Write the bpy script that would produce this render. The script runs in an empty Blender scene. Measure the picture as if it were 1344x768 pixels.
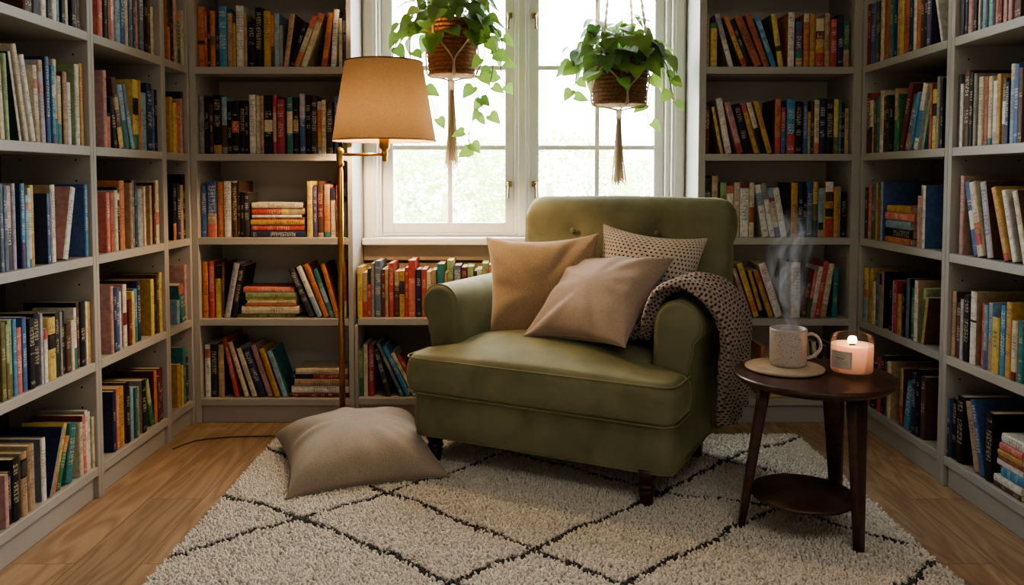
import bpy, bmesh, math, random
import numpy as np
from mathutils import Vector, Matrix, noise

C = bpy.context.scene.collection
PI = math.pi
W = {}                                   # world matrix of every object made here

# ------------------------------------------------------------------ helpers
def srgb(r, g=None, b=None, a=1.0):
    if g is None: r, g, b = r
    f = lambda c: (c/255/12.92) if c/255 <= .04045 else ((c/255+.055)/1.055)**2.4
    return (f(r), f(g), f(b), a)

def tag(o, label=None, cat=None, group=None, kind=None):
    if label: o['label'] = label
    if cat: o['category'] = cat
    if group: o['group'] = group
    if kind: o['kind'] = kind
    return o

def thing(name, label, cat, loc=(0, 0, 0), group=None, kind=None, rotz=0.0):
    o = bpy.data.objects.new(name, None)
    C.objects.link(o)
    o.empty_display_size = .05
    o.location = loc
    o.rotation_euler = (0, 0, rotz)
    W[o] = Matrix.Translation(loc) @ Matrix.Rotation(rotz, 4, 'Z')
    return tag(o, label, cat, group, kind)

def finish(name, me, mats, parent=None, smooth=False, world=True):
    """Link a mesh; its vertices are given in world space unless world=False."""
    if not isinstance(mats, (list, tuple)): mats = [mats]
    for m in mats: me.materials.append(m)
    o = bpy.data.objects.new(name, me)
    C.objects.link(o)
    if parent is not None:
        o.parent = parent
        if world: me.transform(W[parent].inverted())
        W[o] = W[parent].copy()
    else:
        W[o] = Matrix.Identity(4)
    if smooth:
        me.polygons.foreach_set('use_smooth', [True]*len(me.polygons))
    me.update()
    return o

def obj(name, bm, mats, parent=None, smooth=False, M=None):
    if M is not None: bmesh.ops.transform(bm, matrix=M, verts=bm.verts)
    me = bpy.data.meshes.new(name)
    bmesh.ops.recalc_face_normals(bm, faces=bm.faces)
    bm.to_mesh(me); bm.free()
    return finish(name, me, mats, parent, smooth)

def recentre(o):
    """Move the origin of a top-level mesh to the base of its box."""
    me = o.data
    n = len(me.vertices); a = np.empty(n*3); me.vertices.foreach_get('co', a); a = a.reshape(-1, 3)
    c = Vector(((a[:, 0].min()+a[:, 0].max())/2, (a[:, 1].min()+a[:, 1].max())/2, a[:, 2].min()))
    me.transform(Matrix.Translation(-c)); o.location = c
    W[o] = Matrix.Translation(c)
    return o

def box(bm, x0, x1, y0, y1, z0, z1, bev=0.0, seg=2, mi=0):
    r = bmesh.ops.create_cube(bm, size=1.0)
    vs = r['verts']
    for v in vs:
        v.co = Vector((x0+(v.co.x+.5)*(x1-x0), y0+(v.co.y+.5)*(y1-y0), z0+(v.co.z+.5)*(z1-z0)))
    fs = {f for v in vs for f in v.link_faces}
    for f in fs: f.material_index = mi
    if bev > 0:
        es = list({e for v in vs for e in v.link_edges})
        bmesh.ops.bevel(bm, geom=es, offset=bev, segments=seg, affect='EDGES', profile=.5)
    return vs

def tube(bm, pts, r, seg=8, cap=True, mi=0, closed=False):
    pts = [Vector(p) for p in pts]
    n = len(pts); rings = []
    rr = r if isinstance(r, (list, tuple)) else [r]*n
    up = None
    for i, p in enumerate(pts):
        if closed: t = (pts[(i+1) % n]-pts[i-1])
        else: t = pts[min(i+1, n-1)]-pts[max(i-1, 0)]
        if t.length < 1e-9: t = Vector((0, 0, 1))
        t.normalize()
        if up is None:
            up = Vector((0, 0, 1)) if abs(t.z) < .9 else Vector((1, 0, 0))
        a = t.cross(up)
        if a.length < 1e-6: a = t.orthogonal()
        a.normalize(); b = a.cross(t).normalized(); up = b
        rings.append([bm.verts.new(p+a*math.cos(2*PI*k/seg)*rr[i]+b*math.sin(2*PI*k/seg)*rr[i]) for k in range(seg)])
    m = n if closed else n-1
    for i in range(m):
        A, B = rings[i], rings[(i+1) % n]
        for k in range(seg):
            f = bm.faces.new((A[k], A[(k+1) % seg], B[(k+1) % seg], B[k])); f.material_index = mi; f.smooth = True
    if cap and not closed:
        for R in (rings[0], rings[-1]):
            try: bm.faces.new(R).material_index = mi
            except ValueError: pass
    return rings

def lathe(bm, prof, c=(0, 0, 0), seg=32, mi=0, cap=True):
    rings = []
    for r, z in prof:
        rings.append([bm.verts.new((c[0]+r*math.cos(2*PI*k/seg), c[1]+r*math.sin(2*PI*k/seg), c[2]+z)) for k in range(seg)])
    for i in range(len(prof)-1):
        for k in range(seg):
            f = bm.faces.new((rings[i][k], rings[i][(k+1) % seg], rings[i+1][(k+1) % seg], rings[i+1][k]))
            f.material_index = mi; f.smooth = True
    if cap:
        for R in (rings[0], rings[-1]):
            bm.faces.new(R).material_index = mi
    return rings

def loft(bm, rings, cap=True, mi=0, closed=True):
    R = [[bm.verts.new(p) for p in ring] for ring in rings]
    n = len(R[0])
    for i in range(len(R)-1):
        for k in range(n if closed else n-1):
            f = bm.faces.new((R[i][k], R[i][(k+1) % n], R[i+1][(k+1) % n], R[i+1][k])); f.material_index = mi; f.smooth = True
    if cap:
        for q in (R[0], R[-1]): bm.faces.new(q).material_index = mi
    return R

def spline(pts, n):
    """Catmull-Rom through pts, n samples per span."""
    P = [Vector(p) for p in pts]; out = []
    for i in range(len(P)-1):
        a, b, c, d = P[max(i-1, 0)], P[i], P[i+1], P[min(i+2, len(P)-1)]
        for k in range(n):
            t = k/n
            out.append(.5*((2*b)+(c-a)*t+(2*a-5*b+4*c-d)*t*t+(3*b-a-3*c+d)*t**3))
    out.append(P[-1])
    return out

# ------------------------------------------------------------------ materials
class N:
    def __init__(s, name):
        s.m = bpy.data.materials.new(name); s.m.use_nodes = True
        s.t = s.m.node_tree; s.t.nodes.clear()
        s.out = s.t.nodes.new('ShaderNodeOutputMaterial')
    def n(s, kind, **kw):
        x = s.t.nodes.new('ShaderNode'+kind)
        for k, v in kw.items():
            if k.startswith('i_'):
                key = k[2:].replace('_', ' ')
                x.inputs[key].default_value = v
            else: setattr(x, k, v)
        return x
    def l(s, a, ao, b, bi):
        s.t.links.new(a.outputs[ao], b.inputs[bi])
    def bsdf(s, **kw):
        b = s.n('BsdfPrincipled')
        for k, v in kw.items(): b.inputs[k.replace('_', ' ')].default_value = v
        s.l(b, 0, s.out, 'Surface'); return b
    def bump(s, b, src, out, strength=.3, dist=.01):
        q = s.n('Bump'); q.inputs['Strength'].default_value = strength; q.inputs['Distance'].default_value = dist
        s.l(src, out, q, 'Height'); s.l(q, 0, b, 'Normal'); return q
    def mixc(s, fac, a, b):
        x = s.n('Mix', data_type='RGBA')
        for key, v in ((0, fac), (6, a), (7, b)):
            if isinstance(v, tuple) and len(v) == 2 and not isinstance(v[0], (int, float)): s.t.links.new(v[0].outputs[v[1]], x.inputs[key])
            else: x.inputs[key].default_value = v
        return x
    def math(s, op, a, b=0.0, clamp=False):
        x = s.n('Math', operation=op); x.use_clamp = clamp
        for key, v in ((0, a), (1, b)):
            if isinstance(v, tuple): s.t.links.new(v[0].outputs[v[1]], x.inputs[key])
            else: x.inputs[key].default_value = v
        return x

def noisy(name, c1, c2, scale=8, rough=.6, metallic=0.0, bump=0.0, bscale=None, stretch=(1, 1, 1), sheen=0.0, spec=.5, detail=4, coord='Object', bdist=.004, coat=0.0):
    k = N(name)
    b = k.bsdf(Roughness=rough, Metallic=metallic)
    b.inputs['Sheen Weight'].default_value = sheen
    b.inputs['Specular IOR Level'].default_value = spec
    b.inputs['Coat Weight'].default_value = coat
    tc = k.n('TexCoord'); mp = k.n('Mapping'); mp.inputs['Scale'].default_value = stretch
    k.l(tc, coord, mp, 'Vector')
    nz = k.n('TexNoise'); nz.inputs['Scale'].default_value = scale; nz.inputs['Detail'].default_value = detail
    k.l(mp, 0, nz, 'Vector')
    rp = k.n('ValToRGB'); rp.color_ramp.elements[0].position = .35; rp.color_ramp.elements[1].position = .68
    rp.color_ramp.elements[0].color = c1; rp.color_ramp.elements[1].color = c2
    k.l(nz, 0, rp, 0); k.l(rp, 0, b, 'Base Color')
    if bump:
        n2 = k.n('TexNoise'); n2.inputs['Scale'].default_value = bscale or scale*6; n2.inputs['Detail'].default_value = 3
        k.l(mp, 0, n2, 'Vector'); k.bump(b, n2, 0, bump, bdist)
    return k.m

def fabric(name, c1, c2, sheen=.3, weave=420, bump=.35):
    """Plain woven upholstery: fine weave, slight flecks."""
    k = N(name); b = k.bsdf(Roughness=.9); b.inputs['Sheen Weight'].default_value = sheen; b.inputs['Specular IOR Level'].default_value = .2
    tc = k.n('TexCoord')
    nz = k.n('TexNoise'); nz.inputs['Scale'].default_value = weave; nz.inputs['Detail'].default_value = 2; k.l(tc, 'Object', nz, 'Vector')
    rp = k.n('ValToRGB'); rp.color_ramp.elements[0].position = .3; rp.color_ramp.elements[1].position = .7
    rp.color_ramp.elements[0].color = c1; rp.color_ramp.elements[1].color = c2
    k.l(nz, 0, rp, 0)
    n2 = k.n('TexNoise'); n2.inputs['Scale'].default_value = 5; n2.inputs['Detail'].default_value = 4; k.l(tc, 'Object', n2, 'Vector')
    mr = k.n('MapRange'); mr.inputs[1].default_value = .3; mr.inputs[2].default_value = .7; mr.inputs[3].default_value = .88; mr.inputs[4].default_value = 1.08
    k.l(n2, 0, mr, 0)
    hs = k.n('HueSaturation'); k.l(rp, 0, hs, 'Color'); k.l(mr, 0, hs, 'Value'); k.l(hs, 0, b, 'Base Color')
    k.bump(b, nz, 0, bump, .0015)
    return k.m

def velvet(name, c1, c2):
    k = N(name); b = k.bsdf(Roughness=.75); b.inputs['Sheen Weight'].default_value = .55; b.inputs['Sheen Roughness'].default_value = .35
    b.inputs['Sheen Tint'].default_value = srgb(190, 195, 130); b.inputs['Specular IOR Level'].default_value = .25
    tc = k.n('TexCoord')
    nz = k.n('TexNoise'); nz.inputs['Scale'].default_value = 7; nz.inputs['Detail'].default_value = 6; nz.inputs['Distortion'].default_value = .6; k.l(tc, 'Object', nz, 'Vector')
    rp = k.n('ValToRGB'); rp.color_ramp.elements[0].position = .32; rp.color_ramp.elements[1].position = .7
    rp.color_ramp.elements[0].color = c1; rp.color_ramp.elements[1].color = c2
    k.l(nz, 0, rp, 0); k.l(rp, 0, b, 'Base Color')
    n2 = k.n('TexNoise'); n2.inputs['Scale'].default_value = 260; n2.inputs['Detail'].default_value = 2; k.l(tc, 'Object', n2, 'Vector')
    k.bump(b, n2, 0, .12, .001)
    return k.m

def knit(name, light, dark, ux, uy, hole=.2, stagger=True, contrast=1.0):
    """Open knit: rows of raised stitches with dark gaps, laid out in UV metres."""
    k = N(name); b = k.bsdf(Roughness=.95); b.inputs['Sheen Weight'].default_value = .3; b.inputs['Specular IOR Level'].default_value = .1
    uv = k.n('UVMap'); sp = k.n('SeparateXYZ'); k.l(uv, 0, sp, 0)
    v = k.math('DIVIDE', (sp, 1), uy)
    row = k.math('FLOOR', (v, 0)); odd = k.math('MODULO', (row, 0), 2.0); half = k.math('MULTIPLY', (odd, 0), .5 if stagger else 0.0)
    u0 = k.math('DIVIDE', (sp, 0), ux); u = k.math('ADD', (u0, 0), (half, 0))
    fu = k.math('FRACT', (u, 0)); fv = k.math('FRACT', (v, 0))
    du = k.math('SUBTRACT', (fu, 0), .5); dv = k.math('SUBTRACT', (fv, 0), .5)
    d2 = k.math('ADD', (k.math('MULTIPLY', (du, 0), (du, 0)), 0), (k.math('MULTIPLY', (dv, 0), (dv, 0)), 0))
    d = k.math('SQRT', (d2, 0))
    nz = k.n('TexNoise'); nz.inputs['Scale'].default_value = 300; k.l(uv, 0, nz, 'Vector')
    dn = k.math('ADD', (d, 0), (k.math('MULTIPLY', (k.math('SUBTRACT', (nz, 0), .5), 0), .25), 0))
    mr = k.n('MapRange'); mr.interpolation_type = 'SMOOTHSTEP'
    mr.inputs[1].default_value = hole; mr.inputs[2].default_value = hole+.16; k.l(dn, 0, mr, 0)
    mx = k.mixc((mr, 0), dark, light)
    k.l(mx, 2, b, 'Base Color')
    k.bump(b, mr, 0, .8*contrast, .005)
    return k.m

SKY, FILL, EXPO = 23.0, 16.0, 0.12
# ------------------------------------------------------------------ palette and the room's own measures
YB, XL, XR = 3.25, -1.285, 1.405         # front planes of the back, left and right bookcases
SZ = [1.445, 1.098, .760, .430, .101]    # upper faces of the shelves
ROOM = dict(x0=-1.60, x1=1.72, y0=-1.1, y1=3.55, h=2.5)

M_paint = noisy('greige_paint', srgb(166, 162, 156), srgb(174, 170, 164), 3, .55, bump=.06, bscale=60)
M_paint_shaded = noisy('greige_back_panel_shaded', srgb(104, 99, 93), srgb(112, 107, 101), 3, .6)  # same greige darkened, shelf shade put into the back panel colour
M_wall = noisy('wall_plaster', srgb(205, 198, 188), srgb(212, 206, 196), 4, .8, bump=.1, bscale=90)
M_ceil = noisy('ceiling_plaster', srgb(222, 218, 210), srgb(228, 224, 216), 4, .85)
M_white = noisy('white_window_paint', srgb(230, 230, 228), srgb(238, 238, 236), 6, .45, bump=.04, bscale=50)
M_hole = noisy('shelf_pin_hole', srgb(28, 24, 22), srgb(34, 30, 28), 5, .9)
M_brass = noisy('aged_brass', srgb(186, 140, 66), srgb(205, 160, 84), 14, .28, metallic=1.0)
M_latch = noisy('latch_metal', srgb(150, 128, 92), srgb(176, 156, 120), 20, .32, metallic=1.0)

def oak_floor():
    k = N('oak_floorboards'); b = k.bsdf(Roughness=.5); b.inputs['Specular IOR Level'].default_value = .35
    tc = k.n('TexCoord'); sp = k.n('SeparateXYZ'); k.l(tc, 'Object', sp, 0)
    cb = k.n('CombineXYZ'); k.l(sp, 1, cb, 0); k.l(sp, 0, cb, 1)
    br = k.n('TexBrick'); k.l(cb, 0, br, 'Vector')
    br.offset = .37; br.squash = 1.0
    for key, v in (('Scale', 1.0), ('Mortar Size', .0012), ('Mortar Smooth', .3), ('Bias', 0.0), ('Brick Width', 1.15), ('Row Height', .17)):
        br.inputs[key].default_value = v
    br.inputs['Color1'].default_value = (0, 0, 0, 1); br.inputs['Color2'].default_value = (1, 1, 1, 1); br.inputs['Mortar'].default_value = (.5, .5, .5, 1)
    # every board gets its own piece of grain
    add = k.n('VectorMath', operation='MULTIPLY_ADD'); k.l(br, 'Color', add, 0); add.inputs[1].default_value = (7.3, 3.1, 5.7); k.l(tc, 'Object', add, 2)
    mp = k.n('Mapping'); mp.inputs['Scale'].default_value = (7.0, .9, 1.0); k.l(add, 0, mp, 'Vector')
    n1 = k.n('TexNoise'); n1.inputs['Scale'].default_value = 1.1; n1.inputs['Detail'].default_value = 2; n1.inputs['Distortion'].default_value = .4; k.l(mp, 0, n1, 'Vector')
    rings = k.math('FRACT', (k.math('MULTIPLY', (n1, 0), 11.0), 0))
    tri = k.math('ABSOLUTE', (k.math('SUBTRACT', (rings, 0), .5), 0))
    mp2 = k.n('Mapping'); mp2.inputs['Scale'].default_value = (160, 6, 1); k.l(add, 0, mp2, 'Vector')
    n2 = k.n('TexNoise'); n2.inputs['Scale'].default_value = 1; n2.inputs['Detail'].default_value = 4; k.l(mp2, 0, n2, 'Vector')
    g = k.math('ADD', (k.math('MULTIPLY', (tri, 0), 1.0), 0), (k.math('MULTIPLY', (n2, 0), .55), 0))
    rp = k.n('ValToRGB'); e = rp.color_ramp.elements
    e[0].position = .10; e[0].color = srgb(134, 108, 84); e[1].position = .80; e[1].color = srgb(174, 146, 118)
    k.l(g, 0, rp, 0)
    hs = k.n('HueSaturation'); mr = k.n('MapRange'); mr.inputs[3].default_value = .86; mr.inputs[4].default_value = 1.12
    k.l(br, 'Color', mr, 0); k.l(mr, 0, hs, 'Value'); k.l(rp, 0, hs, 'Color')
    mx = k.mixc((br, 'Fac'), (hs, 0), srgb(104, 76, 52)); k.l(mx, 2, b, 'Base Color')
    k.bump(b, n2, 0, .08, .002)
    return k.m
M_floor = oak_floor()

def struct(name, boxes, m, bev=0.0):
    bm = bmesh.new()
    for q in boxes: box(bm, *q, bev=bev)
    o = obj(name, bm, m); recentre(o); return tag(o, kind='structure')

R = ROOM
WX0, WX1, WZ0, WZ1 = -.575, .695, .745, 2.15      # window opening
struct('floor', [(R['x0'], R['x1'], R['y0'], R['y1']+.2, -.06, 0)], M_floor)
struct('ceiling', [(R['x0']-.1, R['x1']+.1, R['y0']-.1, R['y1']+.2, R['h'], R['h']+.1)], M_ceil)
struct('wall_left', [(R['x0']-.1, R['x0'], R['y0'], R['y1']+.2, 0, R['h'])], M_wall)
struct('wall_right', [(R['x1'], R['x1']+.1, R['y0'], R['y1']+.2, 0, R['h'])], M_wall)
struct('wall_front', [(R['x0'], R['x1'], R['y0']-.1, R['y0'], 0, R['h'])], M_wall)
struct('wall_back', [(R['x0'], WX0, R['y1']-.03, R['y1']+.2, 0, R['h']), (WX1, R['x1'], R['y1']-.03, R['y1']+.2, 0, R['h']),
                     (WX0, WX1, R['y1']-.03, R['y1']+.2, 0, WZ0), (WX0, WX1, R['y1']-.03, R['y1']+.2, WZ1, R['h'])], M_wall)
# boards under the sill
struct('trim_1', [(-.634, .752, 3.475, 3.52, .645, .715)], noisy('sill_apron_paint', srgb(150, 134, 116), srgb(160, 144, 124), 5, .55), .003)
struct('trim_2', [(-.634, .752, 3.485, 3.52, .45, .635)], noisy('under_sill_paint', srgb(140, 124, 106), srgb(150, 134, 114), 5, .55), .003)

# ------------------------------------------------------------------ window
win = thing('window_1', 'white paned casement window with two sashes between the bookcases', 'window', (.06, 3.55, WZ0), kind='structure')
bm = bmesh.new()
box(bm, -.634, WX0, 3.49, 3.52, .745, 2.25, .004); box(bm, WX1, .752, 3.49, 3.52, .745, 2.25, .004); box(bm, -.634, .752, 3.49, 3.52, 2.15, 2.26, .004)
box(bm, -.627, WX0-.012, 3.483, 3.492, .745, 2.2, .003); box(bm, WX1+.012, .745, 3.483, 3.492, .745, 2.2, .003)
obj('casing', bm, M_white, win)
bm = bmesh.new()
box(bm, -.634, .752, 3.435, 3.60, .715, .745, .005)
obj('sill', bm, M_white, win)
bm = bmesh.new()
for a, b_ in ((WX0, -.566), (.675, WX1)): box(bm, a, b_, 3.525, 3.70, .745, 2.15, .002)
box(bm, .017, .084, 3.545, 3.66, .745, 2.15, .006); box(bm, .034, .067, 3.53, 3.56, .745, 2.15, .004)
box(bm, WX0, WX1, 3.545, 3.70, .745, .757, .002); box(bm, WX0, WX1, 3.525, 3.70, 2.12, 2.15, .002)
obj('frame', bm, M_white, win)
k = N('window_glass'); tr = k.n('BsdfTransparent'); gl = k.n('BsdfGlossy'); gl.inputs['Roughness'].default_value = .02
fr = k.n('LayerWeight'); fr.inputs[0].default_value = .2; ms = k.n('MixShader')
k.l(k.math('MULTIPLY', (fr, 'Fresnel'), .5, True), 0, ms, 0); k.l(tr, 0, ms, 1); k.l(gl, 0, ms, 2); k.l(ms, 0, k.out, 'Surface'); M_glass = k.m
for sx0, sx1, gx0, gx1, mx in ((-.564, .017, -.517, -.024, -.267), (.084, .674, .125, .632, .382)):
    bm = bmesh.new()
    y0, y1 = 3.565, 3.61
    box(bm, sx0, gx0, y0, y1, .757, 2.12, .004); box(bm, gx1, sx1, y0, y1, .757, 2.12, .004)
    box(bm, gx0, gx1, y0, y1, .757, .804, .004); box(bm, gx0, gx1, y0, y1, 2.07, 2.12, .004)
    box(bm, mx-.010, mx+.010, y0+.006, y1-.006, .80, 2.08, .003)
    for z in (1.135, 1.485, 1.80): box(bm, gx0-.002, gx1+.002, y0+.008, y1-.008, z-.010, z+.010, .003)
    sash = obj('sash', bm, M_white, win)
    bm = bmesh.new(); box(bm, gx0-.004, gx1+.004, 3.586, 3.590, .80, 2.075)
    obj('glass_pane', bm, M_glass, sash)
for lx in (-.004, .105):
    for lz in (1.70, .965):
        bm = bmesh.new()
        box(bm, lx-.012, lx+.012, 3.556, 3.566, lz-.004, lz+.022, .003)
        tube(bm, [(lx, 3.558, lz+.010), (lx, 3.545, lz+.010)], .007, 10)
        s = 1 if lx < 0.05 else -1
        tube(bm, [(lx, 3.543, lz+.012), (lx-s*.004, 3.541, lz-.012), (lx-s*.005, 3.541, lz-.040), (lx-s*.005, 3.541, lz-.052)], [.006, .0045, .004, .006], 8)
        tube(bm, [(lx-.010, 3.543, lz+.012), (lx+.010, 3.543, lz+.012)], .006, 8)
        obj('latch', bm, M_latch, win)

# ------------------------------------------------------------------ bookcases
def put(wall, u, d, z):
    return (u, YB+d, z) if wall == 'B' else ((XL-d, u, z) if wall == 'L' else (XR+d, -u, z))

def wbox(bm, wall, u0, u1, d0, d1, z0, z1, bev=.0015):
    a, b_ = put(wall, u0, d0, z0), put(wall, u1, d1, z1)
    box(bm, min(a[0], b_[0]), max(a[0], b_[0]), min(a[1], b_[1]), max(a[1], b_[1]), z0, z1, bev, 1)

def bookcase(label, wall, u0, u1, t0, t1, depth=.285, top=1.80, group='painted built-in bookcases', shelves=SZ, rec=0.0, holes=True):
    """u0..u1 inner width, t0/t1 thickness of the two uprights."""
    c = put(wall, (u0+u1)/2, depth/2, 0)
    root = thing('bookcase', label, 'bookcase', c, group)
    for (a, b_, inner, sgn) in ((u0-t0, u0, u0, 1), (u1, u1+t1, u1, -1)):
        bm = bmesh.new(); wbox(bm, wall, a, b_, rec, depth, 0, top)
        for f in bm.faces: f.material_index = 0
        if holes:
            for dd in (.045, depth-.07):
                zz = .16
                while zz < top-.05:
                    p = Vector(put(wall, inner+sgn*.0004, dd, zz)); n0 = len(bm.faces)
                    q = [put(wall, inner+sgn*.0004, dd+.0032*math.cos(2*PI*i/8), zz+.0032*math.sin(2*PI*i/8)) for i in range(8)]
                    f = bm.faces.new([bm.verts.new(v) for v in q]); f.material_index = 1
                    zz += .064
        obj('side_panel', bm, [M_paint, M_hole], root)
    for z in list(shelves)+([top] if top > 1 else []):
        bm = bmesh.new(); wbox(bm, wall, u0, u1, rec, depth-.012, z-.028, z)
        obj('shelf', bm, M_paint, root)
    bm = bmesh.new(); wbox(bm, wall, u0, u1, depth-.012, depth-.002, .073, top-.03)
    obj('back_panel', bm, M_paint_shaded, root)
    bm = bmesh.new(); wbox(bm, wall, u0, u1, rec+.014, rec+.034, 0, shelves[-1]-.028)
    obj('plinth', bm, M_paint, root)
    return root

bookcase('grey painted bookcase along the left wall, the one nearest the camera', 'L', 1.50, 2.477, .018, .018)
bookcase('grey painted bookcase along the left wall, the middle one of three', 'L', 2.513, 2.992, .018, .018)
bookcase('very narrow grey painted bookcase on the left wall, beside the corner', 'L', 3.028, 3.232, .018, .018)
bookcase('grey painted bookcase on the back wall behind the brass lamp', 'B', -1.26, -.656, .025, .020)
bookcase('low two-shelf bookcase under the window, left of the armchair', 'B', -.622, .740, .013, .013, .225, .402, 'painted built-in bookcases', [.430, .101], .012, False)
bookcase('grey painted bookcase on the back wall between window and right corner', 'B', .783, 1.372, .029, .033)
bookcase('grey painted bookcase on the right wall, beside the corner', 'R', -3.232, -2.622, .018, .022)
bookcase('grey painted bookcase on the right wall, the one nearest the camera', 'R', -2.578, -1.65, .022, .018)
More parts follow.
